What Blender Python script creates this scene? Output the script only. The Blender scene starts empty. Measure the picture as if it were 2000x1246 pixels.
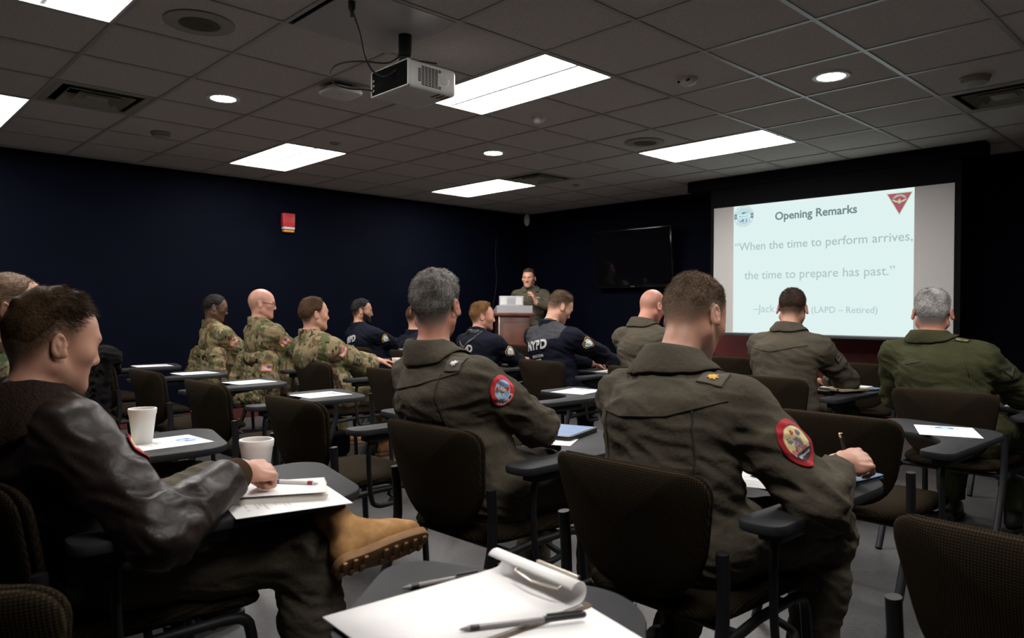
import bpy, bmesh, math, random
import numpy as np
from mathutils import Vector, Matrix, Quaternion
from mathutils.bvhtree import BVHTree

# ------------------------------------------------------------------ scene, camera, exposure
S = bpy.context.scene
COL = S.collection
CAM_F = np.array([-0.72480, 0.68886, -0.0121]); CAM_F /= np.linalg.norm(CAM_F)
cam_d = bpy.data.cameras.new('camera'); cam = bpy.data.objects.new('camera', cam_d); COL.objects.link(cam)
cam_d.sensor_width = 36; cam_d.lens = 1436.47 / 2000 * 36; cam_d.clip_start = 0.05; cam_d.clip_end = 60
yaw, pitch, roll = -0.8107, -0.0121, 0.0042
fw = Vector((math.sin(yaw) * math.cos(pitch), math.cos(yaw) * math.cos(pitch), math.sin(pitch)))
rt = Vector((math.cos(yaw), -math.sin(yaw), 0)); up = rt.cross(fw)
r2 = rt * math.cos(roll) + up * math.sin(roll); u2 = up * math.cos(roll) - rt * math.sin(roll)
mw = Matrix((r2, u2, -fw)).transposed().to_4x4(); mw.translation = (7.7595, -7.6739, 1.176)
cam.matrix_world = mw
cam_d.dof.use_dof = True; cam_d.dof.focus_distance = 3.3; cam_d.dof.aperture_fstop = 5.0
S.camera = cam
S.view_settings.view_transform = 'Standard'; S.view_settings.look = 'None'
S.view_settings.exposure = 0.0; S.view_settings.gamma = 1.0; S.view_settings.use_curve_mapping = False
LAMP = 24.0            # ceiling troffer lens radiance
SPOT = 220.0            # recessed downlight radiance
w = bpy.data.worlds.new('world'); S.world = w; w.use_nodes = True
w.node_tree.nodes['Background'].inputs[0].default_value = (0, 0, 0, 1)
w.node_tree.nodes['Background'].inputs[1].default_value = 0.0

# ------------------------------------------------------------------ materials
MATS = {}
def mat(name, col, rough=0.6, metal=0.0, noise=None, bump=None, spec=0.5, emit=None, sss=0.0, coat=0.0):
    """noise=(scale, amount) varies the colour, bump=(scale, strength, distance) the surface"""
    if name in MATS: return MATS[name]
    m = bpy.data.materials.new(name); m.use_nodes = True; nt = m.node_tree; b = nt.nodes['Principled BSDF']
    b.inputs['Base Color'].default_value = (*col, 1); b.inputs['Roughness'].default_value = rough
    b.inputs['Metallic'].default_value = metal; b.inputs['Specular IOR Level'].default_value = spec
    b.inputs['Coat Weight'].default_value = coat
    if sss:
        b.inputs['Subsurface Weight'].default_value = sss; b.inputs['Subsurface Radius'].default_value = (1, .35, .2)
        b.inputs['Subsurface Scale'].default_value = 0.012
    if emit:
        b.inputs['Emission Color'].default_value = (*emit[0], 1); b.inputs['Emission Strength'].default_value = emit[1]
    if noise or bump:
        tc = nt.nodes.new('ShaderNodeTexCoord')
    if noise:
        n = nt.nodes.new('ShaderNodeTexNoise'); n.inputs['Scale'].default_value = noise[0]; n.inputs['Detail'].default_value = 5
        nt.links.new(tc.outputs['Object'], n.inputs['Vector'])
        r = nt.nodes.new('ShaderNodeMapRange'); r.inputs[1].default_value = .3; r.inputs[2].default_value = .7
        r.inputs[3].default_value = 1 - noise[1]; r.inputs[4].default_value = 1 + noise[1]
        nt.links.new(n.outputs[0], r.inputs[0])
        mx = nt.nodes.new('ShaderNodeVectorMath'); mx.operation = 'SCALE'; mx.inputs[0].default_value = col
        nt.links.new(r.outputs[0], mx.inputs['Scale']); nt.links.new(mx.outputs[0], b.inputs['Base Color'])
    if bump:
        n = nt.nodes.new('ShaderNodeTexNoise'); n.inputs['Scale'].default_value = bump[0]; n.inputs['Detail'].default_value = 4
        nt.links.new(tc.outputs['Object'], n.inputs['Vector'])
        bp = nt.nodes.new('ShaderNodeBump'); bp.inputs['Strength'].default_value = bump[1]; bp.inputs['Distance'].default_value = bump[2]
        nt.links.new(n.outputs[0], bp.inputs['Height']); nt.links.new(bp.outputs[0], b.inputs['Normal'])
    MATS[name] = m
    return m

def nd(nt, t, **kw):
    n = nt.nodes.new(t)
    for k, v in kw.items(): setattr(n, k, v)
    return n

def attr_mat(name, rough=0.7, emit=0.0):
    """colour comes from the mesh's own 'col' attribute (woven or printed artwork)"""
    if name in MATS: return MATS[name]
    m = bpy.data.materials.new(name); m.use_nodes = True; nt = m.node_tree; b = nt.nodes['Principled BSDF']
    a = nd(nt, 'ShaderNodeAttribute'); a.attribute_name = 'col'
    if emit:
        b.inputs['Base Color'].default_value = (0, 0, 0, 1); nt.links.new(a.outputs['Color'], b.inputs['Emission Color'])
        b.inputs['Emission Strength'].default_value = emit; b.inputs['Specular IOR Level'].default_value = 0
    else:
        nt.links.new(a.outputs['Color'], b.inputs['Base Color'])
    b.inputs['Roughness'].default_value = rough
    MATS[name] = m
    return m

def fabric_mat(name, axes, dark, light, pitch):
    """chair cloth: small raised light dots in diagonal rows on a dark ground"""
    m = bpy.data.materials.new(name); m.use_nodes = True; nt = m.node_tree; b = nt.nodes['Principled BSDF']
    tc = nd(nt, 'ShaderNodeTexCoord'); sp = nd(nt, 'ShaderNodeSeparateXYZ'); nt.links.new(tc.outputs['Object'], sp.inputs[0])
    outs = []
    for sgn in (1, -1):
        a = nd(nt, 'ShaderNodeMath', operation='MULTIPLY'); a.inputs[1].default_value = sgn * 2 * math.pi / pitch
        nt.links.new(sp.outputs[axes[1]], a.inputs[0])
        c = nd(nt, 'ShaderNodeMath', operation='MULTIPLY_ADD'); c.inputs[1].default_value = 2 * math.pi / pitch
        nt.links.new(sp.outputs[axes[0]], c.inputs[0]); nt.links.new(a.outputs[0], c.inputs[2])
        s = nd(nt, 'ShaderNodeMath', operation='SINE'); nt.links.new(c.outputs[0], s.inputs[0]); outs.append(s)
    p = nd(nt, 'ShaderNodeMath', operation='MULTIPLY'); nt.links.new(outs[0].outputs[0], p.inputs[0]); nt.links.new(outs[1].outputs[0], p.inputs[1])
    mr = nd(nt, 'ShaderNodeMapRange'); mr.inputs[1].default_value = -.1; mr.inputs[2].default_value = .7
    nt.links.new(p.outputs[0], mr.inputs[0])
    mx = nd(nt, 'ShaderNodeMix', data_type='RGBA'); mx.inputs[6].default_value = (*dark, 1); mx.inputs[7].default_value = (*light, 1)
    nt.links.new(mr.outputs[0], mx.inputs[0]); nt.links.new(mx.outputs[2], b.inputs['Base Color'])
    bp = nd(nt, 'ShaderNodeBump'); bp.inputs['Strength'].default_value = .5; bp.inputs['Distance'].default_value = .002
    nt.links.new(mr.outputs[0], bp.inputs['Height']); nt.links.new(bp.outputs[0], b.inputs['Normal'])
    b.inputs['Roughness'].default_value = .95; b.inputs['Specular IOR Level'].default_value = .03
    return m

def camo_mat(name, tan, green, brown, dark, light, scale=1.0, pixel=0.0):
    m = bpy.data.materials.new(name); m.use_nodes = True; nt = m.node_tree; b = nt.nodes['Principled BSDF']
    tc = nd(nt, 'ShaderNodeTexCoord'); oi = nd(nt, 'ShaderNodeObjectInfo')
    vm = nd(nt, 'ShaderNodeVectorMath', operation='MULTIPLY_ADD'); cx = nd(nt, 'ShaderNodeCombineXYZ')
    for i in range(3): nt.links.new(oi.outputs['Random'], cx.inputs[i])
    vm.inputs[1].default_value = (13, 7, 9); nt.links.new(cx.outputs[0], vm.inputs[0])
    src = tc.outputs['Object']
    if pixel:
        sn = nd(nt, 'ShaderNodeVectorMath', operation='SNAP'); sn.inputs[1].default_value = (pixel,) * 3
        nt.links.new(src, sn.inputs[0]); src = sn.outputs[0]
    nt.links.new(src, vm.inputs[2])
    base = None
    layers = [(green, 7, .50, .05, (1, 1, .75)), (brown, 8, .555, .04, (1.3, 1.3, .7)), (tan, 13, .58, .04, (1, 1, .6)),
              (dark, 15, .635, .015, (1.2, 1.2, .55)), (light, 19, .665, .015, (1, 1, .5))]
    for i, (c, sc, th, wd, st) in enumerate(layers):
        mp = nd(nt, 'ShaderNodeMapping'); mp.inputs['Scale'].default_value = st; mp.inputs['Location'].default_value = (i * 3.1, i * 1.7, i * 5.3)
        mp.inputs['Rotation'].default_value = (.3 * i, .2, .5 * i)
        nt.links.new(vm.outputs[0], mp.inputs[0])
        n = nd(nt, 'ShaderNodeTexNoise'); n.inputs['Scale'].default_value = sc * scale; n.inputs['Detail'].default_value = 3.5; n.inputs['Roughness'].default_value = .55
        nt.links.new(mp.outputs[0], n.inputs['Vector'])
        r = nd(nt, 'ShaderNodeMapRange'); r.inputs[1].default_value = th - wd * .5; r.inputs[2].default_value = th + wd * .5
        nt.links.new(n.outputs[0], r.inputs[0])
        mx = nd(nt, 'ShaderNodeMix', data_type='RGBA'); mx.inputs[7].default_value = (*c, 1)
        if base is None: mx.inputs[6].default_value = (*tan, 1)
        else: nt.links.new(base, mx.inputs[6])
        nt.links.new(r.outputs[0], mx.inputs[0]); base = mx.outputs[2]
    nt.links.new(base, b.inputs['Base Color'])
    n = nd(nt, 'ShaderNodeTexNoise'); n.inputs['Scale'].default_value = 28; nt.links.new(tc.outputs['Object'], n.inputs['Vector'])
    bp = nd(nt, 'ShaderNodeBump'); bp.inputs['Strength'].default_value = .4; bp.inputs['Distance'].default_value = .008
    nt.links.new(n.outputs[0], bp.inputs['Height']); nt.links.new(bp.outputs[0], b.inputs['Normal'])
    b.inputs['Roughness'].default_value = .85; b.inputs['Specular IOR Level'].default_value = .2
    MATS[name] = m
    return m

def skin_mat(name, skin, hair):
    m = bpy.data.materials.new(name); m.use_nodes = True; nt = m.node_tree; b = nt.nodes['Principled BSDF']
    tc = nd(nt, 'ShaderNodeTexCoord'); n = nd(nt, 'ShaderNodeTexNoise'); n.inputs['Scale'].default_value = 22
    nt.links.new(tc.outputs['Object'], n.inputs['Vector'])
    mx = nd(nt, 'ShaderNodeMix', data_type='RGBA'); mx.inputs[6].default_value = (*skin, 1)
    mx.inputs[7].default_value = (skin[0] * .9, skin[1] * .72, skin[2] * .68, 1); nt.links.new(n.outputs[0], mx.inputs[0])
    a = nd(nt, 'ShaderNodeAttribute'); a.attribute_name = 'stub'
    n2 = nd(nt, 'ShaderNodeTexNoise'); n2.inputs['Scale'].default_value = 420; nt.links.new(tc.outputs['Object'], n2.inputs['Vector'])
    mu = nd(nt, 'ShaderNodeMath', operation='MULTIPLY'); nt.links.new(a.outputs['Fac'], mu.inputs[0])
    ad = nd(nt, 'ShaderNodeMath', operation='ADD'); ad.inputs[1].default_value = .4; nt.links.new(n2.outputs[0], ad.inputs[0])
    nt.links.new(ad.outputs[0], mu.inputs[1]); mu.use_clamp = True
    m2 = nd(nt, 'ShaderNodeMix', data_type='RGBA'); m2.inputs[7].default_value = (*hair, 1)
    nt.links.new(mx.outputs[2], m2.inputs[6]); nt.links.new(mu.outputs[0], m2.inputs[0]); nt.links.new(m2.outputs[2], b.inputs['Base Color'])
    bp = nd(nt, 'ShaderNodeBump'); bp.inputs['Strength'].default_value = .12; bp.inputs['Distance'].default_value = .002
    n3 = nd(nt, 'ShaderNodeTexNoise'); n3.inputs['Scale'].default_value = 160; nt.links.new(tc.outputs['Object'], n3.inputs['Vector'])
    nt.links.new(n3.outputs[0], bp.inputs['Height']); nt.links.new(bp.outputs[0], b.inputs['Normal'])
    b.inputs['Roughness'].default_value = .48; b.inputs['Specular IOR Level'].default_value = .4
    b.inputs['Subsurface Weight'].default_value = .12; b.inputs['Subsurface Radius'].default_value = (1, .3, .15)
    b.inputs['Subsurface Scale'].default_value = .01
    return m

def hair_mat(name, col, grey=None):
    m = bpy.data.materials.new(name); m.use_nodes = True; nt = m.node_tree; b = nt.nodes['Principled BSDF']
    tc = nd(nt, 'ShaderNodeTexCoord'); n = nd(nt, 'ShaderNodeTexNoise'); n.inputs['Scale'].default_value = 180; n.inputs['Detail'].default_value = 3
    nt.links.new(tc.outputs['Object'], n.inputs['Vector'])
    n0 = nd(nt, 'ShaderNodeTexNoise'); n0.inputs['Scale'].default_value = 16; nt.links.new(tc.outputs['Object'], n0.inputs['Vector'])
    av = nd(nt, 'ShaderNodeMath', operation='ADD'); nt.links.new(n.outputs[0], av.inputs[0]); nt.links.new(n0.outputs[0], av.inputs[1])
    mr = nd(nt, 'ShaderNodeMapRange'); mr.inputs[1].default_value = .75; mr.inputs[2].default_value = 1.25; nt.links.new(av.outputs[0], mr.inputs[0])
    mx = nd(nt, 'ShaderNodeMix', data_type='RGBA'); mx.inputs[6].default_value = (col[0] * .5, col[1] * .5, col[2] * .5, 1)
    g = grey or tuple(min(1, c * 1.6) for c in col); mx.inputs[7].default_value = (*g, 1)
    nt.links.new(mr.outputs[0], mx.inputs[0]); nt.links.new(mx.outputs[2], b.inputs['Base Color'])
    bp = nd(nt, 'ShaderNodeBump'); bp.inputs['Strength'].default_value = .6; bp.inputs['Distance'].default_value = .003
    nt.links.new(n.outputs[0], bp.inputs['Height']); nt.links.new(bp.outputs[0], b.inputs['Normal'])
    b.inputs['Roughness'].default_value = .7; b.inputs['Specular IOR Level'].default_value = .12
    return m

# ------------------------------------------------------------------ objects
def tag(o, label=None, cat=None, group=None, kind=None):
    if label: o['label'] = label
    if cat: o['category'] = cat
    if group: o['group'] = group
    if kind: o['kind'] = kind
    return o
def empty(name, loc=(0, 0, 0), rz=0):
    o = bpy.data.objects.new(name, None); COL.objects.link(o); o.location = loc; o.rotation_euler = (0, 0, rz); o.empty_display_size = .1
    return o
def link(name, me, m, parent=None, loc=None, rot=None, smooth=True):
    o = bpy.data.objects.new(name, me); COL.objects.link(o)
    if m is not None:
        for x in (m if isinstance(m, (list, tuple)) else [m]): me.materials.append(x)
    if smooth: me.polygons.foreach_set('use_smooth', [True] * len(me.polygons))
    if parent: o.parent = parent
    if loc is not None: o.location = loc
    if rot is not None: o.rotation_euler = rot
    return o
def mesh_np(name, v, f, smooth=True):
    me = bpy.data.meshes.new(name); me.from_pydata([tuple(map(float, p)) for p in v], [], [tuple(map(int, q)) for q in f]); me.update()
    return me
def mesh_quads(name, v, q):
    me = bpy.data.meshes.new(name); n = len(q)
    me.vertices.add(len(v)); me.vertices.foreach_set('co', np.asarray(v, np.float32).ravel())
    me.loops.add(n * 4); me.loops.foreach_set('vertex_index', np.asarray(q, np.int32).ravel())
    me.polygons.add(n); me.polygons.foreach_set('loop_start', np.arange(0, n * 4, 4, dtype=np.int32))
    me.update(calc_edges=True); me.validate()
    return me
def from_bm(name, bm):
    bmesh.ops.recalc_face_normals(bm, faces=bm.faces)
    me = bpy.data.meshes.new(name); bm.to_mesh(me); bm.free()
    return me
def sharp(me, ang=40):
    me.set_sharp_from_angle(angle=math.radians(ang)); return me

def box(bm, lo, hi, bev=0.0, seg=2, rot=None, at=None):
    r = bmesh.ops.create_cube(bm, size=1); vs = r['verts']
    c = [(a + b) / 2 for a, b in zip(lo, hi)]; s = [b - a for a, b in zip(lo, hi)]
    for v in vs: v.co = Vector((v.co[0] * s[0] + c[0], v.co[1] * s[1] + c[1], v.co[2] * s[2] + c[2]))
    if bev:
        es = list({e for v in vs for e in v.link_edges})
        g = bmesh.ops.bevel(bm, geom=es, offset=bev, segments=seg, profile=.5, affect='EDGES'); vs = g['verts']
    if rot is not None:
        for v in vs: v.co = rot @ v.co
    if at is not None:
        for v in vs: v.co += Vector(at)
    return vs
def tube(bm, path, r, n=10, cap=True, sub=0, flat=1.0):
    P = [Vector(p) for p in path]
    for _ in range(sub):
        Q = [P[0]]
        for a, b in zip(P, P[1:]): Q += [a * .75 + b * .25, a * .25 + b * .75]
        Q.append(P[-1]); P = Q
    R = r if isinstance(r, (list, tuple)) else [r] * len(P)
    if len(R) != len(P): R = list(np.interp(np.linspace(0, 1, len(P)), np.linspace(0, 1, len(R)), R))
    rings = []; nrm = None
    for i, p in enumerate(P):
        t = (P[min(i + 1, len(P) - 1)] - P[max(i - 1, 0)]).normalized()
        if nrm is None:
            a = Vector((0, 0, 1)) if abs(t.z) < .9 else Vector((1, 0, 0)); nrm = (a - t * a.dot(t)).normalized()
        else: nrm = (nrm - t * nrm.dot(t)).normalized()
        bi = t.cross(nrm)
        rings.append([bm.verts.new(p + (nrm * math.cos(2 * math.pi * k / n) + bi * math.sin(2 * math.pi * k / n) * flat) * R[i]) for k in range(n)])
    for a, b in zip(rings, rings[1:]):
        for k in range(n): bm.faces.new((a[k], a[(k + 1) % n], b[(k + 1) % n], b[k]))
    if cap: bm.faces.new(rings[0][::-1]); bm.faces.new(rings[-1])
def lathe(bm, prof, n=32, at=(0, 0, 0), M=None):
    rings = []
    for r, z in prof:
        if r < 1e-5: rings.append([bm.verts.new(Vector((0, 0, z)))])
        else: rings.append([bm.verts.new(Vector((r * math.cos(2 * math.pi * k / n), r * math.sin(2 * math.pi * k / n), z))) for k in range(n)])
    for a, b in zip(rings, rings[1:]):
        for k in range(n):
            k2 = (k + 1) % n
            if len(a) == 1 and len(b) == 1: continue
            if len(a) == 1: bm.faces.new((a[0], b[k2], b[k]))
            elif len(b) == 1: bm.faces.new((a[k], a[k2], b[0]))
            else: bm.faces.new((a[k], a[k2], b[k2], b[k]))
    for ring in rings:
        for v in ring: v.co = (M @ v.co if M is not None else v.co) + Vector(at)
def round_poly(pts, rad, seg=6):
    out = []; n = len(pts); rad = rad if isinstance(rad, (list, tuple)) else [rad] * n
    for i in range(n):
        p = Vector(pts[i]); a = Vector(pts[i - 1]); b = Vector(pts[(i + 1) % n])
        da = (a - p); db = (b - p); r = min(rad[i], da.length * .49, db.length * .49)
        s, e = p + da.normalized() * r, p + db.normalized() * r
        for k in range(seg + 1):
            t = k / seg; out.append((s * (1 - t) ** 2 + p * 2 * t * (1 - t) + e * t * t))
    return out
def prism(bm, pts, z0, z1, bev=0.0):
    """flat slab over an outline, with a softened rim"""
    n = len(pts); c = sum((Vector(p) for p in pts), Vector((0, 0))) / n
    def ring(ins, z):
        o = []
        for i in range(n):
            t = (Vector(pts[(i + 1) % n]) - Vector(pts[i - 1])).normalized(); nn = Vector((t.y, -t.x))
            q = Vector(pts[i]) - nn * ins; o.append(bm.verts.new((q.x, q.y, z)))
        return o
    b = bev
    rs = [ring(b, z0), ring(b * .3, z0 + b * .3), ring(0, z0 + b), ring(0, z1 - b), ring(b * .3, z1 - b * .3), ring(b, z1)] if b else [ring(0, z0), ring(0, z1)]
    for a, d in zip(rs, rs[1:]):
        for k in range(n): bm.faces.new((a[k], a[(k + 1) % n], d[(k + 1) % n], d[k]))
    bm.faces.new(rs[0][::-1]); bm.faces.new(rs[-1])
def pad(pts, tf, tb, fn, rings=(0, .35, .65, .85, .94, .98, 1.0)):
    """upholstered pad: outline (a,b), puffed tf to the front and tb to the back; fn maps (a,b,c) into space"""
    c = sum((Vector(p) for p in pts), Vector((0, 0))) / len(pts); n = len(pts); V, F = [], []
    def lay(sgn, th):
        ids = []
        for s in rings:
            hh = sgn * th * math.sqrt(max(0, 1 - s ** 7))
            if s == 0: V.append(fn(c.x, c.y, hh)); ids.append([len(V) - 1])
            else:
                row = []
                for p in pts: q = c + (Vector(p) - c) * s; V.append(fn(q.x, q.y, hh)); row.append(len(V) - 1)
                ids.append(row)
        for a, b in zip(ids, ids[1:]):
            for k in range(n):
                k2 = (k + 1) % n
                f = (a[0], b[k], b[k2]) if len(a) == 1 else (a[k], b[k], b[k2], a[k2])
                F.append(f if sgn > 0 else f[::-1])
        return ids[-1]
    x = lay(1, tf); y = lay(-1, tb)
    for k in range(n): F.append((x[k], y[k], y[(k + 1) % n], x[(k + 1) % n]))
    bm = bmesh.new(); vs = [bm.verts.new(v) for v in V]
    for f in F: bm.faces.new([vs[i] for i in f])
    bmesh.ops.remove_doubles(bm, verts=bm.verts, dist=1e-5)
    return bm
def part(name, fn, m, parent, sm=True, ang=40):
    bm = bmesh.new(); fn(bm); me = from_bm(name, bm)
    o = link(name, me, m, parent, smooth=sm)
    if sm: sharp(me, ang)
    return o
def copy_tree(o, parent=None):
    c = o.copy(); COL.objects.link(c)
    if parent: c.parent = parent
    for ch in list(o.children): copy_tree(ch, c)
    return c

def text_geo(s, bold=0.0, shear=0.0):
    cu = bpy.data.curves.new('t', 'FONT'); cu.body = s; cu.offset = bold; cu.shear = shear; cu.resolution_u = 3
    o = bpy.data.objects.new('t', cu); COL.objects.link(o)
    dg = bpy.context.evaluated_depsgraph_get(); me = bpy.data.meshes.new_from_object(o.evaluated_get(dg))
    v = np.array([p.co[:] for p in me.vertices]); f = [tuple(p.vertices) for p in me.polygons]
    bpy.data.objects.remove(o); bpy.data.curves.remove(cu); bpy.data.meshes.remove(me)
    return v[:, :2], f
def set_col(me, cols):
    a = me.attributes.new('col', 'FLOAT_COLOR', 'POINT')
    c = np.ones((len(me.vertices), 4), np.float32); c[:, :3] = cols; a.data.foreach_set('color', c.ravel())
# ------------------------------------------------------------------ implicit bodies and clothes
def V3(*a): return np.array(a, float)
def nrm(v): v = np.asarray(v, float); return v / (np.linalg.norm(v) + 1e-12)
def smin(a, b, k):
    if k <= 0: return np.minimum(a, b)
    h = np.maximum(k - np.abs(a - b), 0) / k
    return np.minimum(a, b) - h * h * k * .25
class Field:
    def __init__(s): s.p = []
    def rc(s, a, b, ra, rb, k=.02, op=1, cut=None):
        a, b = np.asarray(a, float), np.asarray(b, float); ba = b - a; L2 = max(ba @ ba, 1e-9)
        def f(x, y, z):
            px, py, pz = x - a[0], y - a[1], z - a[2]
            h = np.clip((px * ba[0] + py * ba[1] + pz * ba[2]) / L2, 0, 1)
            d = np.sqrt((px - h * ba[0]) ** 2 + (py - h * ba[1]) ** 2 + (pz - h * ba[2]) ** 2) - (ra + (rb - ra) * h)
            if cut is not None:
                c, n = cut; d = np.maximum(d, (x - c[0]) * n[0] + (y - c[1]) * n[1] + (z - c[2]) * n[2])
            return d
        r = max(ra, rb); s.p.append((f, np.minimum(a, b) - r, np.maximum(a, b) + r, k, op)); return s
    def el(s, c, r, R=None, k=.02, op=1):
        c = np.asarray(c, float); r = np.asarray(r, float); R = np.eye(3) if R is None else R
        def f(x, y, z):
            px, py, pz = x - c[0], y - c[1], z - c[2]
            u = (px * R[0, 0] + py * R[1, 0] + pz * R[2, 0]); v = (px * R[0, 1] + py * R[1, 1] + pz * R[2, 1]); w = (px * R[0, 2] + py * R[1, 2] + pz * R[2, 2])
            k0 = np.sqrt((u / r[0]) ** 2 + (v / r[1]) ** 2 + (w / r[2]) ** 2)
            k1 = np.sqrt((u / r[0] ** 2) ** 2 + (v / r[1] ** 2) ** 2 + (w / r[2] ** 2) ** 2)
            return k0 * (k0 - 1) / np.maximum(k1, 1e-6)
        m = r.max(); s.p.append((f, c - m, c + m, k, op)); return s
    def ec(s, a, b, side, wa, wb, da, db, k=.05, op=1):
        a, b = np.asarray(a, float), np.asarray(b, float); ax = b - a; L = np.linalg.norm(ax); ax = ax / L
        u = nrm(np.asarray(side, float) - ax * (ax @ np.asarray(side, float))); v = np.cross(ax, u)
        def f(x, y, z):
            px, py, pz = x - a[0], y - a[1], z - a[2]
            t = px * ax[0] + py * ax[1] + pz * ax[2]; h = np.clip(t / L, 0, 1); ex = t - h * L
            W = wa + (wb - wa) * h; D = da + (db - da) * h
            pu = (px * u[0] + py * u[1] + pz * u[2]) / W; pv = (px * v[0] + py * v[1] + pz * v[2]) / D; pe = ex / D
            k0 = np.sqrt(pu * pu + pv * pv + pe * pe)
            k1 = np.sqrt((pu / W) ** 2 + (pv / D) ** 2 + (pe / D) ** 2)
            return k0 * (k0 - 1) / np.maximum(k1, 1e-6)
        m = max(wa, wb, da, db); s.p.append((f, np.minimum(a, b) - m, np.maximum(a, b) + m, k, op)); return s
    def bounds(s):
        lo = np.min([p[1] for p in s.p if p[4] > 0], 0); hi = np.max([p[2] for p in s.p if p[4] > 0], 0); return lo, hi
    def grid(s, h, fine=()):
        lo, hi = s.bounds(); axes = []
        for i in range(3):
            x = lo[i] - 2.5 * h; out = [x]
            while x < hi[i] + 2.5 * h:
                st = h
                for (l, u, hf) in fine:
                    if l[i] - hf < x < u[i] + hf: st = min(st, hf)
                x += st; out.append(x)
            axes.append(np.array(out))
        xs, ys, zs = axes; F = np.full((len(xs), len(ys), len(zs)), 1.0, np.float32)
        for f, l, u, k, op in s.p:
            m = 2.6 * h + max(k, 0)
            i0, i1 = np.searchsorted(xs, l[0] - m), np.searchsorted(xs, u[0] + m)
            j0, j1 = np.searchsorted(ys, l[1] - m), np.searchsorted(ys, u[1] + m)
            k0, k1 = np.searchsorted(zs, l[2] - m), np.searchsorted(zs, u[2] + m)
            if i1 <= i0 or j1 <= j0 or k1 <= k0: continue
            X = xs[i0:i1, None, None].astype(np.float32); Y = ys[None, j0:j1, None].astype(np.float32); Z = zs[None, None, k0:k1].astype(np.float32)
            d = f(X, Y, Z); g = F[i0:i1, j0:j1, k0:k1]
            F[i0:i1, j0:j1, k0:k1] = smin(g, d, k) if op > 0 else -smin(-g, d, k)
        return F, xs, ys, zs
def surface(F, xs, ys, zs):
    """naive surface nets on a rectilinear grid"""
    ins = F < 0; nx, ny, nz = F.shape
    cnt = np.zeros((nx - 1, ny - 1, nz - 1), np.int8)
    for a in (0, 1):
        for b in (0, 1):
            for c in (0, 1): cnt += ins[a:nx - 1 + a, b:ny - 1 + b, c:nz - 1 + c]
    I, J, K = np.nonzero((cnt > 0) & (cnt < 8)); n = len(I)
    idx = np.full((nx - 1, ny - 1, nz - 1), -1, np.int32); idx[I, J, K] = np.arange(n)
    acc = np.zeros((n, 3)); num = np.zeros(n)
    cor = [(a, b, c) for a in (0, 1) for b in (0, 1) for c in (0, 1)]
    for p in cor:
        for ax in range(3):
            if p[ax]: continue
            q = list(p); q[ax] = 1
            fa = F[I + p[0], J + p[1], K + p[2]]; fb = F[I + q[0], J + q[1], K + q[2]]
            m = (fa < 0) != (fb < 0); t = np.where(m, fa / np.where(m, fa - fb, 1), 0)
            for d in range(3): acc[:, d] += np.where(m, p[d] + (t if d == ax else 0), 0)
            num += m
    fr = acc / num[:, None]
    P = np.stack([xs[I] + fr[:, 0] * (xs[I + 1] - xs[I]), ys[J] + fr[:, 1] * (ys[J + 1] - ys[J]), zs[K] + fr[:, 2] * (zs[K + 1] - zs[K])], 1)
    Q = []
    for ax in range(3):
        sl = [slice(1, -1)] * 3; sl[ax] = slice(0, None)
        A = ins[:-1] if ax == 0 else ins[:, :-1] if ax == 1 else ins[:, :, :-1]
        B = ins[1:] if ax == 0 else ins[:, 1:] if ax == 1 else ins[:, :, 1:]
        i, j, k = np.nonzero(A != B)
        o1, o2 = [(1, 2), (2, 0), (0, 1)][ax]; c = [i, j, k]
        ok = (c[o1] > 0) & (c[o2] > 0) & (c[o1] < F.shape[o1] - 1) & (c[o2] < F.shape[o2] - 1)
        c = [q[ok] for q in c]; fl = A[i[ok], j[ok], k[ok]]
        def g(a, b):
            t = [q.copy() for q in c]; t[o1] -= a; t[o2] -= b; return idx[t[0], t[1], t[2]]
        q = np.stack([g(1, 1), g(0, 1), g(0, 0), g(1, 0)], 1)
        q[~fl] = q[~fl][:, ::-1]; Q.append(q)
    Q = np.concatenate(Q); Q = Q[(Q >= 0).all(1)]
    return P, Q
def relax(P, Q, it=1, lam=.5):
    e = np.concatenate([Q[:, [0, 1]], Q[:, [1, 2]], Q[:, [2, 3]], Q[:, [3, 0]]]); e = np.concatenate([e, e[:, ::-1]]); n = len(P)
    d = np.maximum(np.bincount(e[:, 0], minlength=n), 1)[:, None]
    for _ in range(it):
        m = np.stack([np.bincount(e[:, 0], P[e[:, 1], i], n) for i in range(3)], 1) / d
        P = P + lam * (m - P)
    return P
def normals(P, Q):
    a = np.cross(P[Q[:, 2]] - P[Q[:, 0]], P[Q[:, 3]] - P[Q[:, 1]]); N = np.zeros_like(P)
    for c in range(4):
        for i in range(3): N[:, i] += np.bincount(Q[:, c], a[:, i], len(P))
    return N / (np.linalg.norm(N, axis=1)[:, None] + 1e-12)
def vnoise(P, seed=0):
    Pi = np.floor(P).astype(np.int64); f = P - Pi; u = f * f * f * (f * (f * 6 - 15) + 10); r = 0
    for a in (0, 1):
        for b in (0, 1):
            for c in (0, 1):
                h = (Pi[:, 0] + a) * 374761393 + (Pi[:, 1] + b) * 668265263 + (Pi[:, 2] + c) * 2147483629 + seed * 974711
                h = (h ^ (h >> 13)) * 1274126177 & 0x7fffffff; h = (h ^ (h >> 16)) & 0xffff
                w = (u[:, 0] if a else 1 - u[:, 0]) * (u[:, 1] if b else 1 - u[:, 1]) * (u[:, 2] if c else 1 - u[:, 2])
                r = r + w * (h / 32767.5 - 1)
    return r
def sstep(a, b, x): t = np.clip((x - a) / (b - a), 0, 1); return t * t * (3 - 2 * t)

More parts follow.
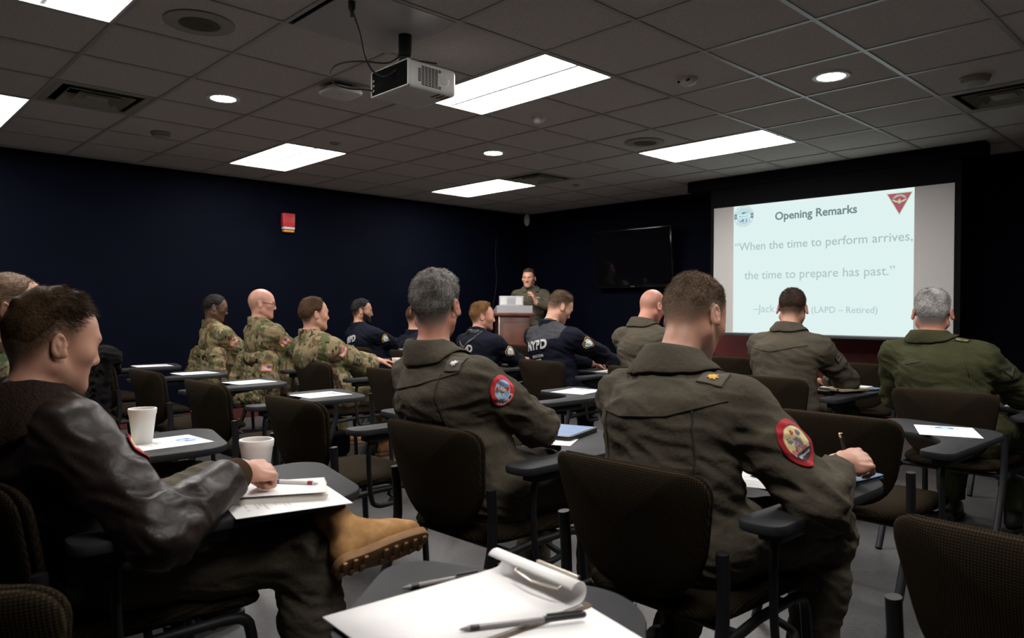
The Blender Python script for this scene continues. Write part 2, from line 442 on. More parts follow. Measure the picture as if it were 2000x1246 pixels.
def ik(s, w, l1, l2, pole):
    s, w = np.asarray(s, float), np.asarray(w, float); d = w - s; D = np.linalg.norm(d); L = min(D, .995 * (l1 + l2)); d = d / D
    a = (l1 * l1 - l2 * l2 + L * L) / (2 * L); h = math.sqrt(max(0, l1 * l1 - a * a)); pole = np.asarray(pole, float)
    p = nrm(pole - d * (pole @ d))
    return s + d * a + p * h, s + d * L
def head_frame(y, p, r=0):
    y, p, r = map(math.radians, (y, p, r))
    f = V3(math.sin(y) * math.cos(p), math.cos(y) * math.cos(p), math.sin(p)); rt = V3(math.cos(y), -math.sin(y), 0); u = np.cross(rt, f)
    return np.stack([rt * math.cos(r) + u * math.sin(r), f, u * math.cos(r) - rt * math.sin(r)], 1)
HS = .97
def skull(F, c, R, s=HS, wide=1.0):
    T = lambda x, y, z: c + R @ (V3(x * wide, y, z) * s)
    F.el(T(0, -.012, .042), V3(.077 * wide, .098, .088) * s, R, .02)
    F.el(T(0, -.05, .012), V3(.064 * wide, .058, .064) * s, R, .03)
    F.el(T(0, .035, .03), V3(.066 * wide, .06, .07) * s, R, .03)
    return T
def face(F, c, R, s=HS, wide=1.0, chin=1.0, nose=1.0):
    T = skull(F, c, R, s, wide)
    F.el(T(0, .045, -.02), V3(.058, .05, .075) * s, R, .03)
    for g in (-1, 1):
        F.rc(T(g * .058, .0, -.05), T(g * .02, .078, -.092), .021 * s, .019 * s, .03)
        F.el(T(g * .046, .060, -.012), V3(.020, .018, .018) * s, R, .035)
    F.el(T(0, .060, -.055), V3(.042, .028, .040) * s, R, .03)
    F.el(T(0, .084, -.099), V3(.024, .019 * chin, .018) * s, R, .015)
    F.rc(T(-.036, .083, .03), T(.036, .083, .03), .0125 * s, .0125 * s, .02)
    for g in (-1, 1): F.el(T(g * .033, .104, .012), V3(.019, .016, .012) * s, R, .012, -1)
    F.rc(T(0, .093, .022), T(0, .109 * nose, -.020), .0078 * s, .0112 * s, .014)
    F.el(T(0, .1095 * nose, -.0255), V3(.0115, .0105, .0105) * s, R, .009)
    for g in (-1, 1): F.el(T(g * .012, .097, -.030), V3(.008, .011, .008) * s, R, .008)
    F.el(T(0, .0925, -.0555), V3(.022, .0090, .0055) * s, R, .005); F.el(T(0, .0915, -.0690), V3(.019, .0092, .0060) * s, R, .005)
    F.el(T(0, .1005, -.0622), V3(.019, .0085, .0013) * s, R, .002, -1)
    for g in (-1, 1):
        F.el(T(g * .032, .0790, .0105), V3(.0125, .0125, .0115) * s, R, .003)
        F.el(T(g * .032, .0838, .0165), V3(.0150, .0095, .0052) * s, R, .004); F.el(T(g * .032, .0832, .0045), V3(.0135, .0085, .0036) * s, R, .004)
    for g in (-1, 1):                                   # ears
        ca, sa = math.cos(.42 * g), math.sin(.42 * g); Rz = np.array([[ca, -sa, 0], [sa, ca, 0], [0, 0, 1]])
        cb, sb = math.cos(.2), math.sin(.2); Rx = np.array([[1, 0, 0], [0, cb, -sb], [0, sb, cb]])
        RR = R @ Rz.T @ Rx
        e = T(g * .0855, -.016, -.002)
        F.el(e, V3(.0075, .0175, .033) * s, RR, .006)
        F.el(e + RR @ V3(g * .0068, .003, .002) * s, V3(.0085, .0115, .0225) * s, RR, .003, -1)
        F.rc(e + RR @ V3(g * .0015, -.004, .016) * s, e + RR @ V3(g * .0015, .002, -.012) * s, .0028 * s, .0032 * s, .003)
        F.el(e + RR @ V3(0, .012, -.02) * s, V3(.006, .008, .012) * s, RR, .005)
        F.rc(e + RR @ V3(-g * .012, .008, .0) * s, e + RR @ V3(-g * .006, .006, 0) * s, .011 * s, .008 * s, .008)
    return T
def hand(F, w, d, n, side, curl=(.5, .55, .6, .7), spread=.1, thumb=(.4, .5), sc=1.0):
    """w wrist, d direction of the metacarpals, n palm normal, side +1 right hand; five separate bent fingers"""
    d = nrm(d); n = nrm(np.asarray(n) - d * (d @ np.asarray(n))); t = np.cross(d, n) * side
    R = np.stack([t, d, n], 1)
    F.el(w + d * .048 * sc, V3(.041, .055, .0145) * sc, R, .015)
    F.el(w + (d * .07 + t * .006) * sc, V3(.04, .03, .0125) * sc, R, .012)
    F.rc(w - d * .02, w + d * .02 * sc, .026 * sc, .024 * sc, .02)
    for i, (off, ln, r) in enumerate(((.030, .073, .0092), (.010, .08, .0095), (-.0105, .075, .009), (-.030, .058, .0079))):
        b = w + (d * (.092 - abs(off - .008) * .2) + t * off) * sc; dr = nrm(d + t * spread * (off / .03)); c = curl[i]; p = b; ang = 0
        F.el(b - n * .0055 * sc - d * .002, V3(.0085, .0105, .0085) * sc, R, .004); F.rc(b - n * .008 * sc - d * .012, w + d * .03 * sc + t * off * .5 - n * .011 * sc, .0042 * sc, .003 * sc, .006)
        for sg, (fr, mul) in enumerate(((.45, .9), (.3, 1.2), (.25, .8))):
            ang += c * mul; v = dr * math.cos(ang) + n * math.sin(ang); q = p + v * ln * fr * sc
            F.rc(p, q, r * (1 - .07 * sg) * sc, r * (.94 - .08 * sg) * sc, .0035); p = q
    b = w + (d * .03 + t * .03 + n * .006) * sc; ang = thumb[0]
    v = nrm(d * .75 + t * .75 * (1 - ang) + n * (.25 + ang * .6)); q = b + v * .04 * sc; F.rc(b, q, .0135 * sc, .0105 * sc, .012)
    v2 = nrm(v + (d * .4 - t * .5) * thumb[1]); q2 = q + v2 * .032 * sc; F.rc(q, q2, .0102 * sc, .0092 * sc, .003)
    v3 = nrm(v2 + (d * .3 - t * .5) * thumb[1]); F.rc(q2, q2 + v3 * .024 * sc, .0092 * sc, .0072 * sc, .003)

# ------------------------------------------------------------------ things sewn or printed on a surface
def bvh_of(P, Q): return BVHTree.FromPolygons([Vector(p) for p in P], [tuple(map(int, q)) for q in Q])
def lay_on(bvh, pts, c, d, upv, off=.003, back=.25):
    """drop flat artwork (x right, y up) along d onto the cloth; returns positions and hit flags"""
    d = Vector(nrm(d)); u = Vector(upv); u = (u - d * u.dot(d)).normalized(); r = d.cross(u); c = Vector(c); out, ok = [], []
    for x, y in pts:
        o = c + r * float(x) + u * float(y) - d * back
        h = bvh.ray_cast(o, d, back + .3)
        if h[0] is None: out.append(o + d * back); ok.append(False)
        else: out.append(h[0] - d * off); ok.append(True)
    return out, ok
def polar_patch(name, bvh, c, d, upv, w, h, shape, colf, m, parent, nr=26, nt=64, off=.003):
    pts, uv = [(0, 0)], [(0, 0)]
    for i in range(1, nr + 1):
        for k in range(nt):
            a = 2 * math.pi * k / nt; sx, sy = shape(a); q = i / nr
            pts.append((sx * q * w / 2, sy * q * h / 2)); uv.append((sx * q, sy * q))
    P, ok = lay_on(bvh, pts, c, d, upv, off)
    F = []
    for k in range(nt): F.append((0, 1 + k, 1 + (k + 1) % nt))
    for i in range(nr - 1):
        for k in range(nt):
            a, b = 1 + i * nt + k, 1 + i * nt + (k + 1) % nt; F.append((a, a + nt, b + nt, b))
    F = [f for f in F if all(ok[i] for i in f)]
    me = mesh_np(name, P, F); rho = [0] + [i / nr for i in range(1, nr + 1) for _ in range(nt)]
    set_col(me, np.array([colf(u, v, q) for (u, v), q in zip(uv, rho)], np.float32))
    o = link(name, me, m, parent); s = o.modifiers.new('thick', 'SOLIDIFY'); s.thickness = .0025; s.offset = 0
    return o
def rect_patch(name, bvh, c, d, upv, w, h, colf, m, parent, nu=30, nv=20, off=.003):
    pts = [((i / nu - .5) * w, (j / nv - .5) * h) for j in range(nv + 1) for i in range(nu + 1)]
    uv = [(i / nu, j / nv) for j in range(nv + 1) for i in range(nu + 1)]
    P, ok = lay_on(bvh, pts, c, d, upv, off)
    F = []
    for j in range(nv):
        for i in range(nu):
            a = j * (nu + 1) + i; f = (a, a + 1, a + nu + 2, a + nu + 1)
            if all(ok[q] for q in f): F.append(f)
    me = mesh_np(name, P, F); set_col(me, np.array([colf(u, v) for u, v in uv], np.float32))
    o = link(name, me, m, parent); s = o.modifiers.new('thick', 'SOLIDIFY'); s.thickness = .0025; s.offset = 0
    return o
def text_on(name, bvh, s, c, d, upv, width, m, parent, bold=.02, tall=1.0, off=.004, shear=0):
    v, f = text_geo(s, bold, shear); v = v - (v.min(0) + v.max(0)) / 2; k = width / np.ptp(v[:, 0]); v = v * [k, k * tall]
    P, ok = lay_on(bvh, v, c, d, upv, off); f = [q for q in f if all(ok[i] for i in q)]
    if not f: return None
    o = link(name, mesh_np(name, P, f), m, parent, smooth=False); sd = o.modifiers.new('thick', 'SOLIDIFY'); sd.thickness = .002; sd.offset = 0
    return o
def strip_on(name, bvh, line, c, d, upv, wid, m, parent, off=.0025):
    """a stitched seam: narrow flat strip along a polyline of (x, y) artwork points"""
    L = []
    for (a, b) in zip(line, line[1:]):
        n = max(2, int(math.dist(a, b) / .012))
        for i in range(n): t = i / n; L.append((a[0] * (1 - t) + b[0] * t, a[1] * (1 - t) + b[1] * t))
    L.append(line[-1]); pts = []
    for i, p in enumerate(L):
        q0, q1 = L[max(i - 1, 0)], L[min(i + 1, len(L) - 1)]; t = nrm((q1[0] - q0[0], q1[1] - q0[1])); nn = (-t[1] * wid / 2, t[0] * wid / 2)
        pts += [(p[0] + nn[0], p[1] + nn[1]), (p[0] - nn[0], p[1] - nn[1])]
    P, ok = lay_on(bvh, pts, c, d, upv, off); F = []
    for i in range(len(L) - 1):
        f = (2 * i, 2 * i + 1, 2 * i + 3, 2 * i + 2)
        if all(ok[q] for q in f): F.append(f)
    if not F: return None
    o = link(name, mesh_np(name, P, F), m, parent); s = o.modifiers.new('thick', 'SOLIDIFY'); s.thickness = .003; s.offset = 0
    return o
# ------------------------------------------------------------------ the room
T = .6096; CZ = 2.587
gx = lambda i: 4.95 + i * T
gy = lambda j: -4.15 + j * T
X1, Y1 = 9.2, -10.4
M_wall = mat('navy_paint', (.0016, .0024, .0070), .7, noise=(3, .12), bump=(90, .15, .004), spec=.04)
M_red = mat('dark_red_paint', (.11, .006, .006), .6, noise=(4, .1))
M_base = mat('oxblood_rubber', (.075, .012, .010), .55)
M_tile = mat('mineral_fibre_tile', (.52, .475, .445), .95, noise=(190, .22), bump=(140, .5, .004), spec=.1)
M_bar = mat('painted_steel_bar', (.38, .37, .36), .35, spec=.5)
M_floor = mat('speckled_grey_floor', (.070, .067, .067), .42, noise=(55, .28), bump=(70, .12, .003))
M_black = mat('black_plastic', (.012, .012, .013), .45)
M_blackmat = mat('black_cloth', (.006, .006, .007), .95, spec=.1)
M_steel = mat('black_powder_coat', (.010, .010, .011), .5, spec=.3)
M_white = mat('white_plastic', (.62, .60, .58), .45)
M_whitep = mat('white_enamel', (.8, .79, .77), .4)
M_greyp = mat('grey_laminate', (.30, .30, .31), .5)
M_lens = mat('lit_lens', (.8, .8, .8), .5, emit=((1, .965, .93), LAMP))
M_lens2 = mat('dim_lens', (.8, .8, .8), .5, emit=((1, .965, .93), LAMP * .65))
M_spot = mat('lit_disc', (.8, .8, .8), .5, emit=((1, .98, .95), SPOT))
M_paper = mat('white_paper', (.82, .80, .79), .8, spec=.2)
A_print = attr_mat('printed_paper', .75)
A_cloth = attr_mat('embroidered_cloth', .85)

def slab(name, lo, hi, m, **k):
    bm = bmesh.new(); box(bm, lo, hi, **k); return tag(link(name, from_bm(name, bm), m, smooth=False), kind='structure')
slab('floor', (-.1, Y1 - .1, -.1), (X1 + .1, .1, 0), M_floor)
slab('wall_left', (-.12, Y1, 0), (0, .12, 2.75), M_wall)
slab('wall_front', (-.12, 0, 0), (X1 + .12, .12, 2.75), M_wall)
slab('wall_right', (X1, Y1, 0), (X1 + .12, .12, 2.75), M_wall)
slab('wall_back', (-.12, Y1 - .12, 0), (X1 + .12, Y1, 2.75), M_wall)
slab('baseboard_left', (0, Y1 + .02, 0), (.014, 0, .105), M_base)
slab('baseboard_front', (.014, -.014, 0), (3.1, 0, .105), M_base)
slab('trim_1', (3.16, -.03, 0), (5.55, 0, 2.58), M_red)            # red accent panel behind the screen

TROF = [(-7, -5), (-7, -1), (-7, 3), (-2, -5), (-2, -1), (-2, 3), (3, -5), (3, -1)]
skip = set()
for i, j in TROF: skip |= {(i, j), (i + 1, j)}
VENT = [(-5, -4), (-5, 3), (2, 3)]; skip |= set(VENT); skip.add((-1, -3))
bm = bmesh.new()
for i in range(-9, 8):
    for j in range(-11, 7):
        if (i, j) in skip: continue
        a, b = max(gx(i), 0), min(gx(i + 1), X1); c, d = max(gy(j), Y1), min(gy(j + 1), 0)
        if b - a < .01 or d - c < .01: continue
        box(bm, (a, c, CZ + .006), (b, d, CZ + .022))
nt_ = len(bm.faces)
inner = {(i + 1, j) for i, j in TROF}                  # no cross bar runs through the middle of a light
for i in range(-8, 7):
    j = -11
    while j < 7:
        if (i, j) in inner: j += 1; continue
        k = j
        while k + 1 < 7 and (i, k + 1) not in inner: k += 1
        a, b = max(gy(j), Y1), min(gy(k + 1), 0)
        if b > a: box(bm, (gx(i) - .012, a, CZ), (gx(i) + .012, b, CZ + .010))
        j = k + 1
for j in range(-10, 7): box(bm, (0, gy(j) - .012, CZ + .0005), (X1, gy(j) + .012, CZ + .0105))
box(bm, (0, Y1, CZ - .001), (.022, 0, CZ + .01)); box(bm, (0, -.022, CZ - .001), (X1, 0, CZ + .01))
nb_ = len(bm.faces)
box(bm, (-.1, Y1 - .1, 2.74), (X1 + .1, .1, 2.78))
me = bpy.data.meshes.new('ceiling'); bm.to_mesh(me); bm.free()
ce = link('ceiling', me, [M_tile, M_bar, M_black], smooth=False); tag(ce, kind='structure')
mi = [0] * nt_ + [1] * (nb_ - nt_) + [2] * (len(me.polygons) - nb_); me.polygons.foreach_set('material_index', mi)

# ------------------------------------------------------------------ lights in the ceiling
def troffer(i, j, label):
    x0, x1, y0, y1 = gx(i) + .014, gx(i + 2) - .014, gy(j) + .014, gy(j + 1) - .014
    r = tag(empty('ceiling_light', ((x0 + x1) / 2, (y0 + y1) / 2, CZ)), label, 'ceiling light', 'recessed fluorescent ceiling lights')
    hx, hy = (x1 - x0) / 2, (y1 - y0) / 2
    def house(bm):
        box(bm, (-hx, -hy, .085), (hx, hy, .10))
        for s in (-1, 1):
            box(bm, (-hx, s * hy - .006, -.002), (hx, s * hy + .006, .09)); box(bm, (s * hx - .006, -hy, -.002), (s * hx + .006, hy, .09))
    part('housing', house, M_whitep, r, sm=False)
    for s in (-1, 1):
        def lens(bm):
            n = 12; y_a, y_b = s * .012, s * (hy - .012); rows = []
            for k in range(n + 1):
                t = k / n; y = y_a + (y_b - y_a) * t; z = .012 + .05 * math.sin(math.pi * min(1, t * 1.05)) ** .8
                ex = hx - .012
                rows.append([bm.verts.new((-ex, y, .006)), bm.verts.new((-ex + .07, y, z)), bm.verts.new((ex - .07, y, z)), bm.verts.new((ex, y, .006))])
            for a, b in zip(rows, rows[1:]):
                for q in range(3): bm.faces.new((a[q], a[q + 1], b[q + 1], b[q]))
        part('lens', lens, M_lens if (i, j) != (3, -5) else M_lens2, r, ang=60)
    part('ridge', lambda bm: box(bm, (-hx + .01, -.012, .004), (hx - .01, .012, .03), .004), M_whitep, r)
for (i, j), l in zip(TROF, ['bright recessed ceiling light cut off by the left edge of the frame', 'bright recessed ceiling light over the left wall side, above the camouflage row',
                           'farthest bright recessed ceiling light, near the back corner above the lectern', 'bright recessed ceiling light in the top left corner of the frame',
                           'bright recessed ceiling light beside the projector', 'bright recessed ceiling light nearest the projection screen', 'recessed ceiling light above the clipboard, out of the picture overhead', 'recessed ceiling light beyond the right side of the picture, over the right rows']):
    troffer(i, j, l)
def downlight(x, y, label):
    r = tag(empty('downlight', (x, y, CZ)), label, 'downlight', 'small round recessed downlights')
    part('trim_ring', lambda bm: lathe(bm, [(.078, .006), (.080, -.003), (.105, -.004), (.108, .006)], 40), M_whitep, r)
    part('lamp_disc', lambda bm: lathe(bm, [(0, .001), (.079, .001), (.079, .006), (0, .006)], 40), M_spot, r)
downlight(2.83, -5.67, 'small round lit downlight left of the projector')
downlight(2.83, -3.23, 'small round lit downlight above the lectern end of the room')
downlight(5.86, -3.23, 'small round lit downlight on the right, with its pale ring showing')
downlight(5.86, -5.67, 'round downlight above the grey-haired person, out of the picture overhead')

# ------------------------------------------------------------------ ceiling fittings
M_beige = mat('aged_beige_enamel', (.30, .285, .23), .6)
M_dkgr = mat('speaker_mesh', (.12, .115, .095), .7)
def speaker(x, y, label):
    r = tag(empty('ceiling_speaker', (x, y, CZ + .006)), label, 'ceiling speaker', 'round grilles of the ceiling speakers')
    part('rim', lambda bm: lathe(bm, [(.165, 0), (.165, -.008), (.155, -.011), (.10, -.012), (.095, -.006), (.095, 0)], 48), M_beige, r)
    def gr(bm):
        prof = []
        for k in range(12): rr = .095 - k * .0078; prof += [(rr, -.009), (max(rr - .004, .0005), -.009), (max(rr - .0045, .0004), -.005), (max(rr - .0075, .0003), -.005)]
        lathe(bm, prof + [(0, -.005)], 40)
    part('grille', gr, M_dkgr, r)
speaker(4.04, -6.28, 'large round ceiling speaker grille at the top left')
speaker(4.03, -2.60, 'round ceiling speaker grille left of the light nearest the screen')
def dome(name, x, y, prof, label, cat, m=M_white, extra=None):
    r = tag(empty(name, (x, y, CZ + .006)), label, cat)
    part('base', lambda bm: lathe(bm, prof, 40), m, r)
    if extra: extra(r)
    return r
def eyes2(r):
    for s in (-1, 1): part('sensor_eye', lambda bm: lathe(bm, [(0, 0), (.012, 0), (.012, .006), (0, .006)], 16, at=(.03 * s + .0, -.043, -.024), M=Matrix.Rotation(math.radians(60), 3, 'X')), M_black, r)
def slots(r):
    def f(bm):
        for k in range(16):
            a = 2 * math.pi * k / 16; box(bm, (-.008, -.003, -.004), (.008, .003, .004), rot=Matrix.Rotation(a + math.pi / 2, 3, 'Z'), at=(.062 * math.cos(a), .062 * math.sin(a), -.026))
    part('vent_slots', f, M_dkgr, r)
dome('smoke_detector', 1.51, -5.64, [(0, -.048), (.035, -.046), (.055, -.036), (.066, -.022), (.075, -.016), (.075, 0)], 'grey smoke detector on the far left of the ceiling', 'smoke detector', M_beige, slots)
dome('motion_sensor', 5.23, -3.80, [(0, -.045), (.03, -.043), (.05, -.032), (.06, -.012), (.062, 0)], 'domed motion sensor with two dark eyes, right of the projector light', 'motion sensor', M_white, eyes2)
dome('motion_sensor', 3.96, -3.80, [(0, -.048), (.022, -.045), (.042, -.03), (.05, -.010), (.052, 0)], 'small white domed ceiling sensor below the projector light', 'motion sensor', M_white)
dome('smoke_detector', 6.45, -2.58, [(0, -.04), (.05, -.04), (.07, -.036), (.078, -.018), (.078, -.012), (.085, -.010), (.085, 0)], 'flat round smoke detector near the right edge, beside the air vent', 'smoke detector', M_beige)
ap = tag(empty('access_point', (3.63, -5.25, CZ)), 'white rounded wireless unit hanging on the ceiling behind the projector', 'access point')
part('shell', lambda bm: prism(bm, round_poly([(-.115, -.115), (.115, -.115), (.115, .115), (-.115, .115)], .07, 8), -.062, -.022, .018), M_white, ap)
part('bracket', lambda bm: box(bm, (-.05, -.05, -.024), (.05, .05, .004), .004), M_black, ap)
part('status_light', lambda bm: lathe(bm, [(0, 0), (.006, 0), (.006, .002), (0, .002)], 14, at=(.03, -.02, -.0635)), M_greyp, ap)
for x, y, l in ((2.16, -4.44, 'recessed sprinkler cap left of the projector light, near its far end'), (2.22, -1.42, 'recessed sprinkler cap near the far corner, beside the far air vent')):
    s = tag(empty('sprinkler_head', (x, y, CZ + .006)), l, 'sprinkler')
    part('escutcheon', lambda bm: lathe(bm, [(0, -.002), (.022, -.002), (.024, -.010), (.045, -.008), (.046, 0)], 28), M_beige, s)
def vent(i, j, label):
    c = (gx(i) + T / 2, gy(j) + T / 2, CZ); r = tag(empty('air_vent', c), label, 'air vent', 'square ceiling air vents'); h = T / 2 - .012
    def fl(bm):
        for s in (-1, 1):
            box(bm, (-h, s * h - (.05 if s > 0 else 0), .002), (h, s * h + (.05 if s < 0 else 0), .012)); box(bm, (s * h - (.05 if s > 0 else 0), -h + .05, .002), (s * h + (.05 if s < 0 else 0), h - .05, .012))
    part('flange', fl, M_beige, r, sm=False)
    part('duct', lambda bm: box(bm, (-h, -h, .11), (h, h, .12)), M_blackmat, r, sm=False)
    for k, q in enumerate((.20, .13)):
        def lv(bm):
            z0, z1, w0, w1 = -.004, .055, q, q - .055
            a = [bm.verts.new((x * w0, y * w0, z0)) for x, y in ((-1, -1), (1, -1), (1, 1), (-1, 1))]; b = [bm.verts.new((x * w1, y * w1, z1)) for x, y in ((-1, -1), (1, -1), (1, 1), (-1, 1))]
            for e in range(4): bm.faces.new((a[e], a[(e + 1) % 4], b[(e + 1) % 4], b[e]))
        o = part('louvre', lv, M_beige, r, sm=False); o.modifiers.new('t', 'SOLIDIFY').thickness = .004
    part('centre_plate', lambda bm: box(bm, (-.07, -.07, -.002), (.07, .07, .004), .002), M_beige, r)
for (i, j), l in zip(VENT, ['square slotted air vent at the left of the ceiling', 'square air vent in front of the farthest light', 'dark square air vent at the right edge of the ceiling']): vent(i, j, l)

# glossy panel that carries the projector, its rear edge hanging open
bm = bmesh.new(); box(bm, (gx(-1) + .014, gy(-3) + .035, CZ - .003), (gx(0) - .013, gy(-2) - .013, CZ + .003))
tag(link('ceiling_panel', from_bm('ceiling_panel', bm), mat('glossy_panel', (.50, .49, .48), .18), smooth=False), 'smooth glossy ceiling panel that the projector pole passes through', 'ceiling panel')

# ------------------------------------------------------------------ projector
pj = tag(empty('projector', (4.6075, -5.392, 2.28)), 'white projector with black rear panel hanging from the ceiling on a pole', 'projector')
M_pj = mat('projector_shell', (.58, .56, .54), .4)
part('body', lambda bm: box(bm, (-.167, -.145, 0), (.167, .152, .137), .022, 4), M_pj, pj)
part('rear_panel', lambda bm: box(bm, (-.158, -.153, .010), (.158, -.144, .129), .003), mat('rear_black', (.005, .005, .005), .9, spec=.08), pj)
part('rear_rim', lambda bm: [box(bm, a, b, .002) for a, b in (((-.166, -.156, .003), (.166, -.140, .010)), ((-.166, -.156, .129), (.166, -.140, .136)), ((-.166, -.156, .003), (-.158, -.140, .136)), ((.158, -.156, .003), (.166, -.140, .136)))], M_white, pj)
def grill(bm):
    for a in range(7):
        for b in range(13):
            y, z = -.086 + a * .021, .022 + b * .0075; d = max(0, abs(z - .067) - .02)
            if y < -.075 and d > .012 or y > .02 and abs(y - .062) < math.sqrt(max(0, .040 ** 2 - (z - .067) ** 2)): continue
            box(bm, (.1655, y - .009, z - .0022), (.1685, y + .008, z + .0022))
part('vent_grille', grill, M_blackmat, pj, sm=False)
part('focus_ring', lambda bm: lathe(bm, [(0, .004), (.020, .004), (.021, .001), (.034, .001), (.036, 0)], 36, at=(.167, .066, .067), M=Matrix.Rotation(math.pi / 2, 3, 'Y')), M_pj, pj)
part('stripe_label', lambda bm: [box(bm, (.08 - .0, .045 + k * .03, -.001), (.15, .06 + k * .03, .001)) for k in range(3)], mat('label_red', (.10, .012, .012), .6), pj)
part('lens', lambda bm: lathe(bm, [(0, .01), (.03, .014), (.034, .02), (.04, .02), (.042, 0)], 32, at=(-.07, .152, .07), M=Matrix.Rotation(-math.pi / 2, 3, 'X')), M_black, pj)
part('socket', lambda bm: [box(bm, (-.150, -.1555, z), (-.135, -.1525, z + .012)) for z in (.03, .055, .08)], M_greyp, pj)
pole = part('mount_pole', lambda bm: (lathe(bm, [(.030, .137), (.030, .19), (.036, .195), (.036, .205), (.034, .21), (.034, .305), (0, .305)], 28, at=(.02, -.07, 0)), box(bm, (-.06, -.12, .134), (.10, .0, .142), .003)), M_steel, pj)
cab = lambda name, pts, r, label, par=None: tag(part(name, lambda bm: tube(bm, pts, r, 10, sub=3), M_black, None), label, 'cable')
cab('power_cable', [(4.80, -5.88, 2.575), (4.805, -5.875, 2.53), (4.75, -5.80, 2.47), (4.65, -5.72, 2.42), (4.62, -5.66, 2.36), (4.63, -5.60, 2.335), (4.66, -5.55, 2.37), (4.70, -5.50, 2.424), (4.74, -5.44, 2.43), (4.76, -5.36, 2.432)], .0045, 'black cable dropping from the ceiling socket to the projector top')
cab('video_cable', [(4.60, -5.455, 2.50), (4.57, -5.48, 2.47), (4.58, -5.54, 2.43), (4.52, -5.66, 2.435), (4.42, -5.73, 2.43), (4.38, -5.76, 2.39), (4.38, -5.74, 2.33), (4.41, -5.66, 2.315), (4.455, -5.585, 2.318), (4.46, -5.552, 2.318)], .0045, 'looped black cable plugged into the rear of the projector')
tag(part('cable_plug', lambda bm: (lathe(bm, [(0, -.06), (.009, -.055), (.012, -.03), (.017, -.02), (.017, .012), (0, .012)], 18, at=(4.80, -5.88, CZ - .016))), M_black, None), 'black plug in the ceiling socket above the projector', 'plug')

# ------------------------------------------------------------------ projection screen and slide
sc = tag(empty('projection_screen', (4.67, -.66, 0)), 'white projection screen with the opening slide, in black surround on the front wall', 'projection screen')
part('housing', lambda bm: box(bm, (-1.47, -.02, 2.475), (1.37, .14, 2.586), .006), M_blackmat, sc)
part('surround', lambda bm: [box(bm, a, b) for a, b in (((-1.19, .004, 2.27), (1.195, .016, 2.48)), ((-1.19, .004, .92), (-1.148, .016, 2.27)), ((1.145, .004, .92), (1.195, .016, 2.27)))], M_blackmat, sc, sm=False)
M_scr = mat('screen_vinyl', (.50, .485, .47), .85, noise=(400, .04))
part('fabric', lambda bm: box(bm, (-1.149, .0, .945), (1.146, .008, 2.272)), M_scr, sc, sm=False)
part('bottom_bar', lambda bm: box(bm, (-1.17, -.012, .918), (1.17, .016, .950), .006), mat('bar_enamel', (.05, .055, .06), .25), sc)
A_slide = attr_mat('projected_light', emit=1.0)
def glow(name, col): return mat('projected_' + name, (0, 0, 0), .9, spec=0, emit=(col, 1.0))
sl = part('projected_slide', lambda bm: box(bm, (-.915, -.0012, .953), (.833, .0005, 2.270)), glow('ground', (.74, .89, .875)), sc, sm=False)
def slide_poly(name, polys, col, y, lift=0):
    def f(bm):
        for p in polys: bm.faces.new([bm.verts.new((a, y, b)) for a, b in p])
    o = part(name, f, glow(name + str(col), col), sl, sm=False); return o
def slide_text(s, x0, x1, z, col, bold=0.0, zc=None, hgt=None):
    v, f = text_geo(s, bold); xm = v[:, 0].min(); k = (x1 - x0) / np.ptp(v[:, 0]); end = 0
    for word in s.split(' '):                        # one mesh per word
        end += len(word); xr = text_geo(s[:end], bold)[0][:, 0].max(); end += 1
        v, f = text_geo(word, bold); v[:, 0] += xr - v[:, 0].max() - xm
        P = [(x0 - 4.67 + a * k, -.0016, z + b * k) for a, b in v]
        link('slide_lettering', mesh_np('slide_lettering', P, f), glow('ink' + str(col), col), sl, smooth=False)
slide_text('Opening Remarks', 4.213, 5.014, 2.092, (.165, .235, .235), .022)
slide_text('\u201cWhen the time to perform arrives,', 3.774, 5.493, 1.805, (.40, .52, .51), .004)
slide_text('the time to prepare has past.\u201d', 3.882, 5.348, 1.505, (.43, .55, .54), .004)
slide_text('\u2013Jack S', 3.988, 4.29, 1.166, (.47, .59, .59), .003)
slide_text('(LAPD \u2013 Retired)', 4.593, 5.203, 1.162, (.45, .57, .57), .003)
